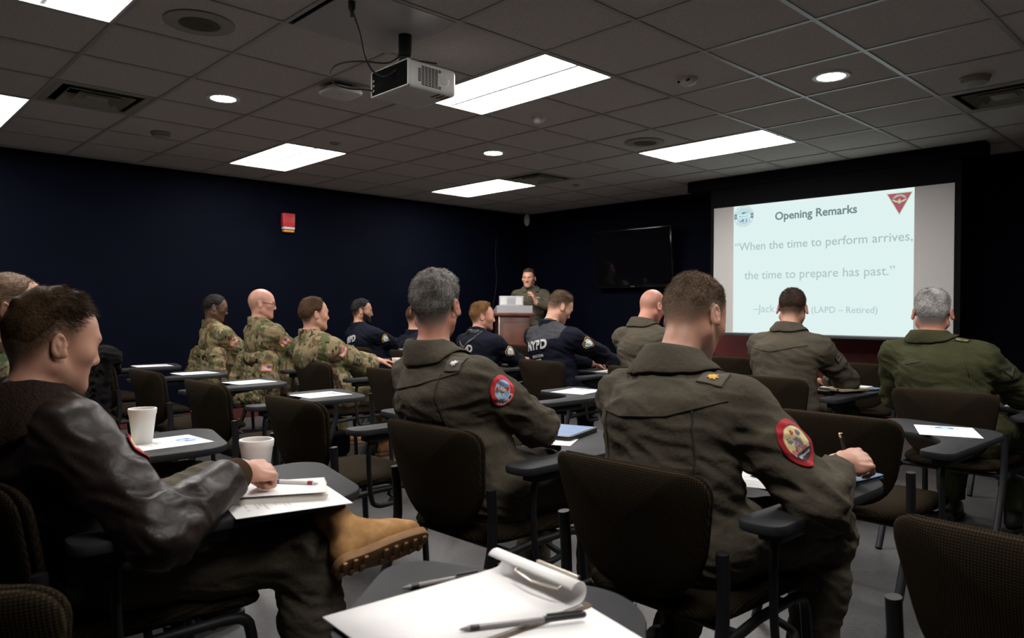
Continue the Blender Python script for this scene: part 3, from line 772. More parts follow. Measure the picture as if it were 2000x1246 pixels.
# round emblem, upper left of the slide
def ring_pts(cx, cz, r, n=48, r2=None): return [(cx + r * math.cos(2 * math.pi * k / n), cz + (r2 or r) * math.sin(2 * math.pi * k / n)) for k in range(n)]
def emblem():
    cx, cz = 3.870 - 4.67, 2.160; inkc, pale = (.20, .30, .33), (.52, .76, .82)
    def ann(r0, r1):
        a, b = ring_pts(cx, cz, r0), ring_pts(cx, cz, r1); return [(a[k], a[(k + 1) % 48], b[(k + 1) % 48], b[k]) for k in range(48)]
    slide_poly('emblem_disc', [ring_pts(cx, cz, .079)], pale, -.0014)
    slide_poly('emblem_band', [[(cx - .074, cz - .016), (cx + .074, cz - .016), (cx + .074, cz + .018), (cx - .074, cz + .018)]], (.68, .87, .86), -.0016)
    slide_poly('emblem_ring', ann(.106, .109) + ann(.078, .081), inkc, -.0018)
    heli = [(-.034, .027), (-.02, .031), (-.012, .04), (.004, .043), (.014, .037), (.04, .040), (.05, .045), (.05, .041), (.018, .03), (.0, .025), (-.03, .024)]
    rot = [(-.035, .047), (.035, .049), (.035, .047), (-.035, .045)]
    ny = [(-.046, -.052), (-.036, -.044), (-.022, -.043), (-.016, -.030), (-.003, -.023), (.0, -.045), (.0, -.060), (.008, -.068), (-.003, -.066), (-.008, -.055), (-.044, -.056)]
    nj = [(.026, -.026), (.036, -.030), (.034, -.042), (.037, -.052), (.026, -.066), (.019, -.062), (.027, -.050), (.024, -.040)]
    slide_poly('emblem_shapes', [[(cx + a, cz + b) for a, b in q] for q in (heli, rot)], (.14, .22, .26), -.0018)
    slide_poly('emblem_map', [[(cx + a, cz + b) for a, b in q] for q in (ny, nj)], (.22, .25, .36), -.0018)
    for s in (-1, 1):
        seg = [a * math.pi / 180 for a in (-16, -8, 0, 8, 16)]; q = [(cx + s * .081 * math.cos(a), cz + .081 * math.sin(a)) for a in seg] + [(cx + s * .106 * math.cos(a), cz + .106 * math.sin(a)) for a in seg[::-1]]
        slide_poly('emblem_block', [q], (.20, .25, .36), -.0018)
        st = [(cx + s * .0935 + (.009 if k % 2 == 0 else .004) * math.sin(k * math.pi / 5), cz + (.009 if k % 2 == 0 else .004) * math.cos(k * math.pi / 5)) for k in range(10)]
        slide_poly('emblem_star', [st], (.74, .89, .875), -.0021)
    v, f = text_geo('M A A C S', .02); v -= (v.min(0) + v.max(0)) / 2; k = .10 / np.ptp(v[:, 0])
    link('emblem_lettering', mesh_np('emblem_lettering', [(cx + a * k, -.002, cz + b * k) for a, b in v], f), glow('emb', (.17, .27, .28)), sl, smooth=False)
    P, Fc = [], []
    for word, top in (('MID ATLANTIC AIRSPACE', True), ('COORDINATION', False)):   # lettering running round the ring
        n = len(word); span = 2.5 if top else 1.9
        for q, ch in enumerate(word):
            if ch == ' ': continue
            v, f = text_geo(ch, .01); v[:, 0] -= (v[:, 0].min() + v[:, 0].max()) / 2; k = .017
            a = (math.pi / 2 + span / 2 - span * q / (n - 1)) if top else (-math.pi / 2 - span / 2 + span * q / (n - 1))
            ro = a - math.pi / 2 if top else a + math.pi / 2; rr = .087 if top else .099
            o = len(P)
            for x, y in v * k: P.append((cx + rr * math.cos(a) + x * math.cos(ro) - y * math.sin(ro), -.002, cz + rr * math.sin(a) + x * math.sin(ro) + y * math.cos(ro)))
            Fc += [tuple(i + o for i in t) for t in f]
    link('emblem_lettering', mesh_np('emblem_lettering', P, Fc), glow('emb', (.17, .27, .28)), sl, smooth=False)
    # red winged triangle, upper right
    tx = 5.380 - 4.67; tri = lambda s, dz=0: [(tx - .111 * s, 2.236 - (1 - s) * .065 + dz), (tx, 2.036 + (1 - s) * .133 + dz), (tx + .111 * s, 2.236 - (1 - s) * .065 + dz)]
    slide_poly('badge_rim', [tri(1.0)], (.50, .62, .42), -.0014); slide_poly('badge_field', [tri(.90)], (.40, .10, .14), -.0017)
    arc = []
    for k in range(14):
        a0, a1 = [math.pi * (.82 - .64 * q / 14) for q in (k, k + 1)]
        arc.append([(tx + .068 * math.cos(a0), 2.158 + .068 * math.sin(a0) * .9), (tx + .068 * math.cos(a1), 2.158 + .068 * math.sin(a1) * .9), (tx + .052 * math.cos(a1), 2.158 + .052 * math.sin(a1) * .9), (tx + .052 * math.cos(a0), 2.158 + .052 * math.sin(a0) * .9)])
    slide_poly('badge_scroll', arc, (.55, .68, .58), -.0019)
    P, Fc = [], []; word = 'MARINE AIRCRAFT WING'
    for q, ch in enumerate(word):
        if ch == ' ': continue
        v, f = text_geo(ch, .02); v[:, 0] -= (v[:, 0].min() + v[:, 0].max()) / 2; a = math.pi * (.80 - .60 * q / (len(word) - 1)); ro = a - math.pi / 2; o = len(P)
        for x, y in v * .013: P.append((tx + .0555 * math.cos(a) + x * math.cos(ro) - y * math.sin(ro), -.0022, 2.158 + .0555 * math.sin(a) * .9 + x * math.sin(ro) + y * math.cos(ro)))
        Fc += [tuple(i + o for i in t) for t in f]
    link('badge_lettering', mesh_np('badge_lettering', P, Fc), glow('badge_ink', (.20, .12, .12)), sl, smooth=False)
    wing = lambda s: [(tx + s * .008, 2.160), (tx + s * .03, 2.168), (tx + s * .055, 2.180), (tx + s * .062, 2.178), (tx + s * .05, 2.162), (tx + s * .03, 2.152), (tx + s * .008, 2.148)]
    body = [(tx - .010, 2.168), (tx, 2.184), (tx + .010, 2.168), (tx + .012, 2.15), (tx + .006, 2.138), (tx - .006, 2.138), (tx - .012, 2.15)]
    slide_poly('badge_wings', [wing(-1), wing(1), body], (.52, .62, .36), -.0021)
    v, f = text_geo('49', .03); v -= (v.min(0) + v.max(0)) / 2; k = .034 / np.ptp(v[:, 0])
    link('badge_lettering', mesh_np('badge_lettering', [(tx + a * k, -.0022, 2.120 + b * k) for a, b in v], f), glow('num', (.22, .16, .14)), sl, smooth=False)
emblem()

# ------------------------------------------------------------------ wall things
tv = tag(empty('television', (2.03, -.13, 1.84)), 'dark wall-mounted television between the lectern and the screen', 'television')
tl = Matrix.Rotation(math.radians(6), 3, 'X')
part('bezel', lambda bm: box(bm, (-.62, -.02, -.375), (.62, .03, .375), .006, rot=tl), mat('tv_gloss', (.006, .006, .007), .12), tv)
part('display', lambda bm: box(bm, (-.60, -.0225, -.335), (.60, -.0195, .358), rot=tl), mat('tv_glass', (.003, .003, .004), .08), tv, sm=False)
part('maker_badge', lambda bm: box(bm, (-.03, -.022, -.362), (.03, -.0195, -.350), rot=tl), mat('badge_metal', (.5, .5, .5), .3, 1), tv, sm=False)
part('wall_bracket', lambda bm: box(bm, (-.2, .02, -.15), (.2, .128, .15)), M_steel, tv, sm=False)
al = tag(empty('fire_alarm', (0, -3.80, 2.15)), 'red fire alarm strobe on the navy left wall', 'fire alarm')
part('body', lambda bm: box(bm, (.0, -.072, -.055), (.055, .072, .10), .006), mat('alarm_red', (.42, .022, .03), .4), al)
part('strobe', lambda bm: box(bm, (.0, -.068, -.082), (.062, .068, -.053), .008), mat('strobe_clear', (.55, .53, .5), .15), al)
part('amber_strip', lambda bm: box(bm, (.0, -.060, -.112), (.05, .066, -.086), .006), mat('strobe_amber', (.55, .24, .02), .3), al)
cs = tag(empty('corner_sensor', (.13, -.13, 2.49)), 'small white oval sensor high in the far corner', 'sensor')
Rc = Matrix.Rotation(math.radians(-45), 3, 'Z')
part('shell', lambda bm: [setattr(v, 'co', Rc.transposed() @ Vector((v.co.x * .042, v.co.y * .035, v.co.z * .092))) for v in bmesh.ops.create_uvsphere(bm, u_segments=24, v_segments=16, radius=1)['verts']], M_white, cs)
part('arm', lambda bm: tube(bm, [(0, 0, .03), (-.06, .06, .04), (-.12, .12, .04)], .012), M_white, cs)
tag(part('wall_cord', lambda bm: tube(bm, [(.006, -.62, 2.2), (.006, -.64, 1.9), (.006, -.60, 1.6), (.006, -.66, 1.3), (.006, -.70, 1.1)], .004, 8, sub=3), M_black, None), 'thin dark cord hanging down the left wall behind the lectern', 'cord')

# ------------------------------------------------------------------ lectern and laptop
M_wood = mat('cherry_veneer', (.11, .030, .012), .35, noise=(6, .35))
le = tag(empty('lectern', (1.14, -1.38, 0), math.radians(56)), 'cherry wood lectern with a slanted grey top', 'lectern')
part('cabinet', lambda bm: box(bm, (-.19, -.18, .06), (.19, .18, 1.10), .006), M_wood, le)
part('plinth', lambda bm: box(bm, (-.22, -.21, 0), (.22, .21, .06), .006), M_wood, le)
part('cornice', lambda bm: box(bm, (-.25, -.22, 1.10), (.25, .22, 1.145), .010), M_wood, le)
part('corner_strip', lambda bm: box(bm, (-.197, -.188, .06), (-.183, -.174, 1.10), .003), mat('satin_metal', (.45, .45, .46), .3, 1), le)
def top(bm):
    p = [(-.20, 1.145), (-.19, 1.232), (.18, 1.165), (.18, 1.145)]
    a = [bm.verts.new((-.22, y, z)) for y, z in p]; b = [bm.verts.new((.22, y, z)) for y, z in p]
    for k in range(4): bm.faces.new((a[k], a[(k + 1) % 4], b[(k + 1) % 4], b[k]))
    bm.faces.new(a); bm.faces.new(b[::-1])
part('reading_top', top, M_greyp, le, sm=False)
part('front_panel', lambda bm: box(bm, (-.15, -.186, .16), (.15, -.178, 1.02), .004), M_wood, le)
lp = tag(empty('laptop', (1.13, -1.40, 1.205), math.radians(52)), 'silver laptop open on the lectern, its lid back to the room', 'laptop')
M_silv = mat('silver_shell', (.55, .55, .55), .35, .3)
part('lid', lambda bm: box(bm, (-.150, -.006, 0), (.150, .004, .155), .004, rot=Matrix.Rotation(math.radians(9), 3, 'X'), at=(0, -.10, -.01)), M_silv, lp)
part('base', lambda bm: box(bm, (-.150, -.10, -.014), (.150, .12, .004), .004, rot=Matrix.Rotation(math.radians(-5.5), 3, 'X'), at=(0, 0, .004)), M_silv, lp)
for s in (-1, 1): part('sticker', lambda bm: box(bm, (s * .095 - .04, -.0075, .05), (s * .095 + .04, -.0058, .14), rot=Matrix.Rotation(math.radians(9), 3, 'X'), at=(0, -.10, -.01)), M_paper, lp, sm=False)

# ------------------------------------------------------------------ tablet-arm chairs
M_fb = fabric_mat('back_cloth', (0, 2), (.013, .0093, .0058), (.040, .030, .0185), .0105)
M_fs = fabric_mat('seat_cloth', (0, 1), (.013, .0093, .0058), (.040, .030, .0185), .0105)
M_tab = mat('charcoal_laminate', (.022, .022, .024), .55, noise=(60, .1), spec=.15)
def make_chair():
    r = empty('tablet_chair')
    po = round_poly([(-.248, .80), (-.180, .458), (.180, .458), (.248, .80)], [.075, .16, .16, .075], 8)
    bend = lambda a, b, c: (a, -.282 - (b - .47) * .27 + a * a * .95 + c, b)
    bm = pad(po, .006, .020, bend); sharp_me = from_bm('back_shell', bm); back = link('backrest', sharp_me, M_fb, r)
    pi_ = [(p.x * .985, .805 - (.805 - p.y) * .985) for p in po]
    cu = link('cushion', from_bm('cushion', pad(pi_, .030, .010, lambda a, b, c: (a, bend(a, b, 0)[1] + .018 + c, b))), M_fb, back)
    so = round_poly([(-.215, -.255), (.215, -.255), (.245, .245), (-.245, .245)], [.12, .12, .10, .10], 8)
    link('seat', from_bm('seat', pad(so, .038, .030, lambda a, b, c: (a, b, .432 + c - max(0, b - .12) ** 2 * .9 + .25 * max(0, abs(a) - .12) ** 2))), M_fs, r)
    for s in (-1, 1):
        part('leg', lambda bm: tube(bm, [(s * .248, -.272, .615), (s * .247, -.262, .52), (s * .243, -.262, .40), (s * .240, -.33, .22), (s * .238, -.45, .004)], .0155, 12, sub=2, flat=1.1), M_steel, r)
        part('leg', lambda bm: tube(bm, [(s * .225, .12, .395), (s * .228, .175, .392), (s * .232, .20, .36), (s * .236, .225, .004)], .0145, 12, sub=2), M_steel, r)
    part('seat_frame', lambda bm: ([tube(bm, [(s * .240, -.275, .385), (s * .225, -.05, .395), (s * .225, .13, .395)], .0135, 10) for s in (-1, 1)], [tube(bm, [(-.235, y, .392), (.235, y, .392)], .011, 10) for y in (-.17, .10)]), M_steel, r)
    tp = round_poly([(.250, -.235), (.365, -.235), (.372, .39), (.315, .475), (-.06, .560), (-.118, .51), (-.10, .19), (.17, .165), (.262, .03)], [.05, .05, .06, .06, .05, .05, .05, .09, .12], 6)
    tb = part('tablet', lambda bm: prism(bm, tp, .664, .690, .006), M_tab, r)
    part('tablet_support', lambda bm: (tube(bm, [(.225, .02, .375), (.285, .03, .352), (.302, -.03, .35), (.305, -.10, .352), (.306, -.13, .38), (.306, -.145, .60), (.308, -.12, .655)], .0105, 10, sub=2),
         box(bm, (.275, -.16, .63), (.335, .10, .664), .006), tube(bm, [(.30, .08, .648), (.22, .25, .652), (.1, .36, .652)], .012, 10)), M_steel, r)
    return r
CH = {}
proto = make_chair(); first = [True]
def chair(key, x, y, rz, label, group='brown tablet-arm chairs'):
    o = proto if first[0] else copy_tree(proto); first[0] = False
    o.location = (x, y, 0); o.rotation_euler = (0, 0, math.radians(rz)); tag(o, label, 'chair', group); CH[key] = (x, y, math.radians(rz)); return o
chair('0a', 4.82, -7.06, 0, 'brown tablet chair at the left edge, of the person mostly hidden behind the leather jacket')
chair('0b', 5.71, -7.06, 0, 'brown tablet chair of the person in the dark leather jacket')
chair('0c', 6.98, -7.23, 36, 'nearest tablet chair, carrying the clipboard, only its grey arm tablet in frame')
chair('A1', 1.00, -5.88, 0, 'tablet chair nearest the left wall behind the dark coat')
chair('A2', 1.97, -5.88, 0, 'empty tablet chair with a dark coat hung over its back')
chair('A3', 2.92, -5.88, 3, 'empty tablet chair just right of the one with the dark coat')
chair('A4', 3.87, -5.88, 2, 'empty brown tablet chair behind the standing foam cup')
chair('A5', 4.84, -5.88, 2, 'empty brown tablet chair left of the grey-haired person')
chair('A6', 5.80, -5.88, 2, 'brown tablet chair of the grey-haired person in the flight suit')
chair('A7', 6.62, -5.88, 0, 'large brown tablet chair of the person writing with a pen')
chair('A8', 7.50, -5.88, -4, 'brown chair back cut off at the lower right corner')
chair('B1', 1.05, -4.78, 0, 'chair draped with a camouflage jacket, farthest left of the camouflage row')
chair('B2', 1.98, -4.75, 0, 'chair draped with the camouflage jacket that shows a flag sleeve')
chair('B3', 2.92, -4.76, 2, 'brown tablet chair of the person in camouflage with both arms on the tablet')
chair('B4', 3.80, -4.70, 0, 'brown tablet chair half hidden by the left shoulder of the grey-haired person')
chair('B5', 4.74, -4.68, 0, 'empty brown tablet chair behind the round red sleeve patch of the grey-haired person')
chair('B7', 6.62, -4.62, -1, 'empty brown tablet chair with a printed sheet, in front of the writing person')
chair('C1', 1.30, -3.38, 0, 'tablet chair of the bearded person in navy')
chair('C2', 2.12, -3.38, 0, 'tablet chair hidden behind the head of the grey-haired person')
chair('C3', 2.98, -3.38, 0, 'tablet chair of the ginger-haired person with the harness straps')
chair('C4', 3.88, -3.38, 1, 'brown tablet chair of the person in navy with small words under the big letters')
chair('C5', 4.75, -3.36, 0, 'brown tablet chair of the bald person in the flight suit')
chair('C6', 5.70, -3.36, 0, 'brown tablet chair of the dark-haired person below the slide')
chair('C7', 6.62, -3.40, 0, 'brown tablet chair of the white-haired person in green')
chair('D2', 2.05, -1.78, 0, 'brown chair top beside the lectern, right of the ginger-haired person')
chair('D5', 4.56, -1.88, 0, 'front row chair glimpsed left of the dark-haired person below the slide')
chair('D6', 5.58, -1.78, 0, 'front row chair between the dark-haired and the white-haired persons')
chair('D7', 6.62, -1.88, 0, 'front row chair at the right edge, beyond the white-haired person')

cz = chair('Z', 6.22, -7.38, 46, 'corner of a brown chair back at the lower left corner of the picture')
for ch in list(cz.children):                          # this chair has no arm tablet raised
    if ch.name.startswith('tablet'): bpy.data.objects.remove(ch)
# ------------------------------------------------------------------ papers and things on the tablets
TZ = .6905
def on(key, x, y): cx, cy, a = CH[key]; return (cx + x * math.cos(a) - y * math.sin(a), cy + x * math.sin(a) + y * math.cos(a))
def sheet_col(seal=True, lines=True):
    def f(u, v):
        c = np.array((.82, .80, .79))
        if seal:
            r = math.hypot((u - .5) / .235, (v - .80) / .18)
            if r < 1: c = np.array((.14, .18, .30)) if .9 < r or .66 < r < .74 else np.array((.72, .74, .78)) if r > .74 else (np.array((.10, .12, .30)) if vn2(u * 14, v * 18) > .15 else np.array((.30, .50, .74)))
        if lines and .10 < v < .58:
            k = (v - .10) / .04
            if k % 1 < .4 and .10 < u < .55 + .3 * abs(math.sin(int(k) * 2.3)): c = c * (.62 if vn2(u * 70, int(k) * 3.1) > -.3 else .95)
        return c
    return f
def vn2(a, b): return float(vnoise(np.array([[a, b, .37]]), 5)[0])
_sheets = {}
def sheet(x, y, rz, label, seal=True, lines=True, z=TZ, name='paper', cat='paper', group=None, w=.216, h=.279):
    key = (seal, lines, w, h)
    if key not in _sheets:
        nu, nv = 40, 56; vs, fs, cs_ = [], [], []; cf = sheet_col(seal, lines)
        for b in range(nv + 1):
            for a in range(nu + 1): vs.append(((a / nu - .5) * w, (b / nv - .5) * h, .0012)); cs_.append(cf(a / nu, b / nv))
        for b in range(nv):
            for a in range(nu): q = b * (nu + 1) + a; fs.append((q, q + 1, q + nu + 2, q + nu + 1))
        n0 = len(vs)
        for p in ((-1, -1), (1, -1), (1, 1), (-1, 1)): vs.append((p[0] * w / 2, p[1] * h / 2, 0)); cs_.append((.82, .80, .79))
        cn = [0, nu, n0 - 1, n0 - 1 - nu]
        fs.append((n0 + 3, n0 + 2, n0 + 1, n0))
        for k in range(4): fs.append((n0 + k, n0 + (k + 1) % 4, cn[(k + 1) % 4], cn[k]))
        me = mesh_np('paper', vs, fs); set_col(me, np.array(cs_, np.float32)); me.materials.append(A_print); _sheets[key] = me
    o = bpy.data.objects.new(name, _sheets[key]); COL.objects.link(o); o.location = (x, y, z); o.rotation_euler = (0, 0, math.radians(rz))
    return tag(o, label, cat, group)
G = 'printed handouts with a blue seal'
def handout(key, x, y, rz, label, **k): p = on(key, x, y); return sheet(p[0], p[1], rz, label, group=G, **k)
handout('A1', .14, .29, -2, 'printed sheet with blue seal farthest left, on the tablet nearest the left wall')
handout('A2', .13, .29, 4, 'printed sheet with blue seal second from the left, in front of the dark coat')
handout('A3', .12, .30, 8, 'printed sheet with blue seal in front of the draped camouflage jackets')
handout('A4', .13, .29, 4, 'printed sheet with blue seal lying left of the seated camouflage trio, nearest of that row')
handout('0a', .15, .30, 4, 'printed sheet with blue seal under the standing foam cup')
handout('B7', .19, .29, 22, 'printed sheet with blue seal on the empty tablet at the right')
handout('B5', .10, .33, 12, 'printed sheet with blue seal behind the shoulder of the writing person')
handout('C7', .24, .32, 5, 'printed sheet on the tablet of the white-haired person, at the right edge')
handout('C4', .20, .32, 10, 'printed sheet under the hand of the person in navy who writes')
handout('C1', .16, .38, -14, 'white sheet on the tablet of the bearded person in navy')
handout('C6', .16, .40, 0, 'white sheet on top of the blue folder below the slide', z=TZ + .0125)
handout('D2', .14, .3, 0, 'small white sheet seen beyond the hand of the writing person in navy')
M_foam = mat('foam', (.78, .75, .72), .6, bump=(160, .1, .001), sss=.15)
def cup(x, y, z, label, h=.125, r=.048):
    o = tag(empty('foam_cup', (x, y, z)), label, 'cup', 'white foam cups')
    q = r * .70
    part('cup_wall', lambda bm: lathe(bm, [(0, 0), (q - .003, 0), (q, .003), (q + (r - q) * .82, h - .022), (r * .985, h - .020), (r + .001, h - .003), (r, h), (r - .005, h), (r - .006, h - .02), (q - .001, .012), (0, .008)], 40), M_foam, o)
    part('coffee', lambda bm: lathe(bm, [(0, h * .62), (q + (r - q) * .5, h * .62), (0, h * .615)], 32), mat('coffee', (.03, .014, .006), .15), o)
p = on('0a', .105, .245); cup(p[0], p[1], TZ + .0013, 'tall white foam cup standing on a printed sheet at the left', .125, .047)
p = on('0b', .035, .30); cup(p[0], p[1], TZ, 'white foam cup right beside the fist of the leather-jacket person', .115, .047)
p = on('B3', -.03, .47); cup(p[0], p[1], TZ, 'white foam cup beside the outstretched hand of the person in camouflage', .10, .042)
p = on('B2', .16, .43); cup(p[0], p[1], TZ, 'white foam cup just left of the nearest seated camouflage sleeve', .12, .044)

# things of the person in the leather jacket
p = on('0b', .31, .25); sheet(p[0], p[1], -12, 'printed page sticking out under the writing pad at the left', seal=False, z=TZ)
p = on('0b', .22, .25)
def padm(bm):
    for k in range(7): box(bm, (-.10 - .0006 * k, -.145, .0017 * k), (.10 - .0008 * k, .145, .0017 * k + .0015), rot=Matrix.Rotation(.012 * (k - 3), 3, 'Z'))
npd = tag(empty('writing_pad', (p[0], p[1], TZ + .0013), math.radians(-28)), 'white writing pad with curled pages in front of the leather jacket', 'notepad')
part('pages', padm, mat('cream_paper', (.74, .70, .64), .8), npd, sm=False)
def curl(bm):
    rows = []
    for k in range(13):
        t = k / 12; x = -.10 + .20 * t; z = .0128 + .007 * max(0, (t - .6) / .4) ** 2
        rows.append((bm.verts.new((x, -.143, z)), bm.verts.new((x, .143, z + .004 * math.sin(t * 3)))))
    for a, b in zip(rows, rows[1:]): bm.faces.new((a[0], b[0], b[1], a[1]))
cp = part('top_page', curl, M_paper, npd); cp.modifiers.new('t', 'SOLIDIFY').thickness = .0008
def pen(x, y, z, rz, tilt, label, body, cap, end, L=.145, r=.0045, name='pen'):
    o = tag(empty(name, (x, y, z)), label, 'pen'); o.rotation_euler = (0, math.radians(tilt), math.radians(rz)); RX = Matrix.Rotation(math.pi / 2, 3, 'Y')
    part('barrel', lambda bm: lathe(bm, [(0, 0), (.0012, .001), (r * .9, .014), (r, .02), (r, L * .72), (0, L * .72)], 16, M=RX), body, o)
    part('cap', lambda bm: (lathe(bm, [(0, L * .66), (r * 1.18, L * .66), (r * 1.18, L - .004), (r * .8, L), (0, L)], 16, M=RX), box(bm, (L * .68, -.001, r), (L - .006, .001, r + .0035))), cap, o)
    part('tip', lambda bm: lathe(bm, [(0, -.001), (r * 1.05, .018), (r * 1.05, .03), (0, .03)], 16, M=RX), end, o)
M_bluep = mat('blue_cap', (.02, .04, .22), .35); M_redp = mat('red_tip', (.30, .02, .04), .4); M_chr = mat('chrome', (.6, .6, .6), .2, 1)
p = on('0b', .28, .36); pen(p[0], p[1], TZ + .0215, 215, 0, 'white pen with blue cap and red tip lying on the writing pad', M_white, M_bluep, M_redp, L=.17, r=.006)

# clipboard on the nearest tablet
cb = tag(empty('clipboard', (6.86, -6.90, TZ), math.radians(-4)), 'clipboard with blank pages rolled over its clip, nearest the camera', 'clipboard')
part('board', lambda bm: prism(bm, round_poly([(-.115, -.20), (.115, -.20), (.115, .158), (-.115, .158)], .012, 4), 0, .004, .001), mat('hardboard', (.10, .06, .035), .5), cb)
def pg(bm):
    rows = []
    prof = [(-.212, .0095), (-.1, .0095), (0, .0097), (.09, .0100), (.115, .0105)] + [(.128 + .017 * math.sin(a), .028 - .017 * math.cos(a)) for a in np.linspace(0, 4.2, 16)]
    for y, z in prof: rows.append([bm.verts.new((x, y, z)) for x in (-.108, -.036, .036, .108)])
    for a, b in zip(rows, rows[1:]):
        for k in range(3): bm.faces.new((a[k], a[k + 1], b[k + 1], b[k]))
part('rolled_pages', pg, M_paper, cb).modifiers.new('t', 'SOLIDIFY').thickness = .0025
part('page_stack', lambda bm: box(bm, (-.108, -.205, .004), (.108, .14, .0060)), M_paper, cb, sm=False)
M_brass = mat('worn_nickel', (.42, .38, .32), .35, 1)
part('clip', lambda bm: (box(bm, (-.02, .128, .040), (.085, .138, .046), .002), tube(bm, [(-.02, .133, .043), (-.025, .105, .034), (.03, .096, .033), (.085, .105, .034), (.085, .133, .043)], .002, 8), box(bm, (-.02, .15, .003), (.085, .157, .044), .002)), M_brass, cb)
sheet(7.005, -6.905, -14, 'blank white sheet sticking out under the right edge of the clipboard', seal=False, lines=False, z=TZ, w=.216, h=.279)
pen(6.925, -6.985, TZ + .014, 63, 0, 'clear ballpoint pen along the right edge of the clipboard', mat('smoke_plastic', (.22, .20, .20), .25), M_black, M_black, L=.20, r=.0045)
pen(6.715, -6.94, TZ + .005, 74, 0, 'clear pen with black cap left of the clipboard', mat('smoke_plastic', (.22, .20, .20), .25), M_black, M_black, L=.15, r=.005)

# tablet computer of the grey-haired person
p = on('A6', .02, .33)
ip = tag(empty('tablet_computer', (p[0], p[1], TZ), math.radians(18)), 'tablet computer with a pale blue lit display in a black case', 'tablet computer')
part('case', lambda bm: prism(bm, round_poly([(-.10, -.135), (.10, -.135), (.10, .135), (-.10, .135)], .016, 5), 0, .018, .004), M_black, ip)
part('display', lambda bm: box(bm, (-.088, -.122, .0175), (.088, .122, .0188)), mat('lit_display', (.1, .1, .1), .2, emit=((.30, .42, .66), .95)), ip, sm=False)
part('display_lines', lambda bm: [box(bm, (-.080, .1 - k * .05, .0187), (.080, .1008 - k * .05, .0191)) for k in range(4)], mat('display_grey', (.05, .06, .1), .4), ip, sm=False)
p = on('A6', .13, .20); sheet(p[0], p[1], 30, 'white card corner beside the tablet computer', seal=False, lines=False, w=.10, h=.15)
# blue folders
M_fold = mat('blue_card', (.085, .155, .235), .6)
def folder(key, x, y, rz, label):
    p = on(key, x, y); o = tag(empty('folder', (p[0], p[1], TZ), math.radians(rz)), label, 'folder')
    part('cover', lambda bm: prism(bm, round_poly([(-.12, -.155), (.12, -.155), (.12, .155), (-.12, .155)], .012, 4), .008, .0115, .001), M_fold, o)
    part('back_cover', lambda bm: prism(bm, round_poly([(-.12, -.155), (.12, -.155), (.12, .155), (-.12, .155)], .012, 4), 0, .003, .001), mat('dark_blue_card', (.02, .035, .06), .6), o)
    part('pages', lambda bm: box(bm, (-.112, -.147, .003), (.112, .147, .008)), M_paper, o, sm=False)
folder('A7', .20, .33, -8, 'blue folder under the writing hand')
folder('C6', .20, .38, -20, 'blue folder under the arm of the dark-haired person')
p = on('A7', .05, .10); sheet(p[0] + .02, p[1] + .10, 20, 'white sheet edge under the sleeve of the writing person', seal=False, z=TZ)
p = on('C6', .23, .20); nb = tag(empty('notebook', (p[0], p[1], TZ + .012), math.radians(-20)), 'tan notebook with black elastic band below the slide', 'notebook')
part('cover', lambda bm: box(bm, (-.085, -.115, 0), (.085, .115, .014), .003), mat('tan_cover', (.42, .33, .22), .6), nb)
part('elastic_band', lambda bm: box(bm, (.05, -.117, -.001), (.058, .117, .0155), .001), M_black, nb)

# things on the floor
bt = tag(empty('water_bottle', (2.72, -4.40, 0)), 'dark water bottle with a bright blue loop lid on the floor', 'bottle')
part('flask', lambda bm: lathe(bm, [(0, 0), (.042, 0), (.045, .006), (.045, .15), (.036, .17), (.030, .175), (0, .175)], 32), mat('smoked_bottle', (.012, .013, .015), .2), bt)
part('lid', lambda bm: (lathe(bm, [(0, .172), (.036, .172), (.037, .176), (.037, .205), (.033, .211), (0, .212)], 32), tube(bm, [(.034, 0, .205), (.05, .004, .232), (.075, .008, .225), (.078, .008, .19), (.05, .004, .176), (.036, 0, .180)], .0045, 8, sub=3)), mat('blue_lid', (.01, .09, .62), .35), bt)
part('sticker', lambda bm: (box(bm, (.008, -.047, .12), (.018, -.044, .128)), box(bm, (-.012, -.047, .125), (-.007, -.044, .130)), tube(bm, [(-.03, -.038, .075), (-.01, -.049, .098), (.01, -.049, .098), (.03, -.038, .075)], .003, 8, sub=2)), mat('sticker_amber', (.6, .35, .12), .5), bt)
# ------------------------------------------------------------------ people
A_patch = A_cloth
M_eye = attr_mat('eyeball', .15)
M_suit = mat('sage_flight_cloth', (.069, .059, .043), .9, noise=(9, .14), bump=(75, .5, .006), spec=.08)
M_suitg = mat('green_flight_cloth', (.039, .040, .019), .9, noise=(9, .14), bump=(75, .5, .006), spec=.08)
M_seam = mat('seam_thread', (.048, .042, .031), .9, spec=.1)
M_navy = mat('navy_twill', (.0065, .0075, .014), .85, noise=(12, .2), bump=(70, .3, .005), spec=.08)
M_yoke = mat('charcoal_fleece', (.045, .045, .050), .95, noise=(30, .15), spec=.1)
M_leather = mat('brown_leather', (.017, .011, .0095), .45, noise=(14, .2), bump=(30, .35, .008), spec=.30)
M_fur = mat('brown_pile', (.018, .011, .007), .95, noise=(120, .4), bump=(220, .9, .006), spec=.1)
M_knit = mat('brown_knit', (.040, .022, .010), .95, bump=(300, .8, .003), spec=.1)
M_ocp = camo_mat('woodland_camouflage', (.215, .165, .09), (.085, .092, .038), (.105, .064, .032), (.022, .017, .011), (.33, .28, .19), 1.5)
M_marp = camo_mat('pixel_camouflage', (.16, .15, .075), (.05, .07, .03), (.09, .055, .03), (.012, .012, .01), (.24, .20, .12), 1.2, .006)
M_tan = mat('tan_suede', (.40, .215, .085), .85, noise=(40, .2), bump=(150, .3, .002), spec=.2)
M_sole = mat('tan_rubber', (.26, .135, .05), .7, noise=(30, .15), bump=(60, .3, .003))
M_boot = mat('black_boot', (.012, .012, .011), .5)
M_grey = mat('letter_grey', (.42, .41, .41), .7, spec=.1)
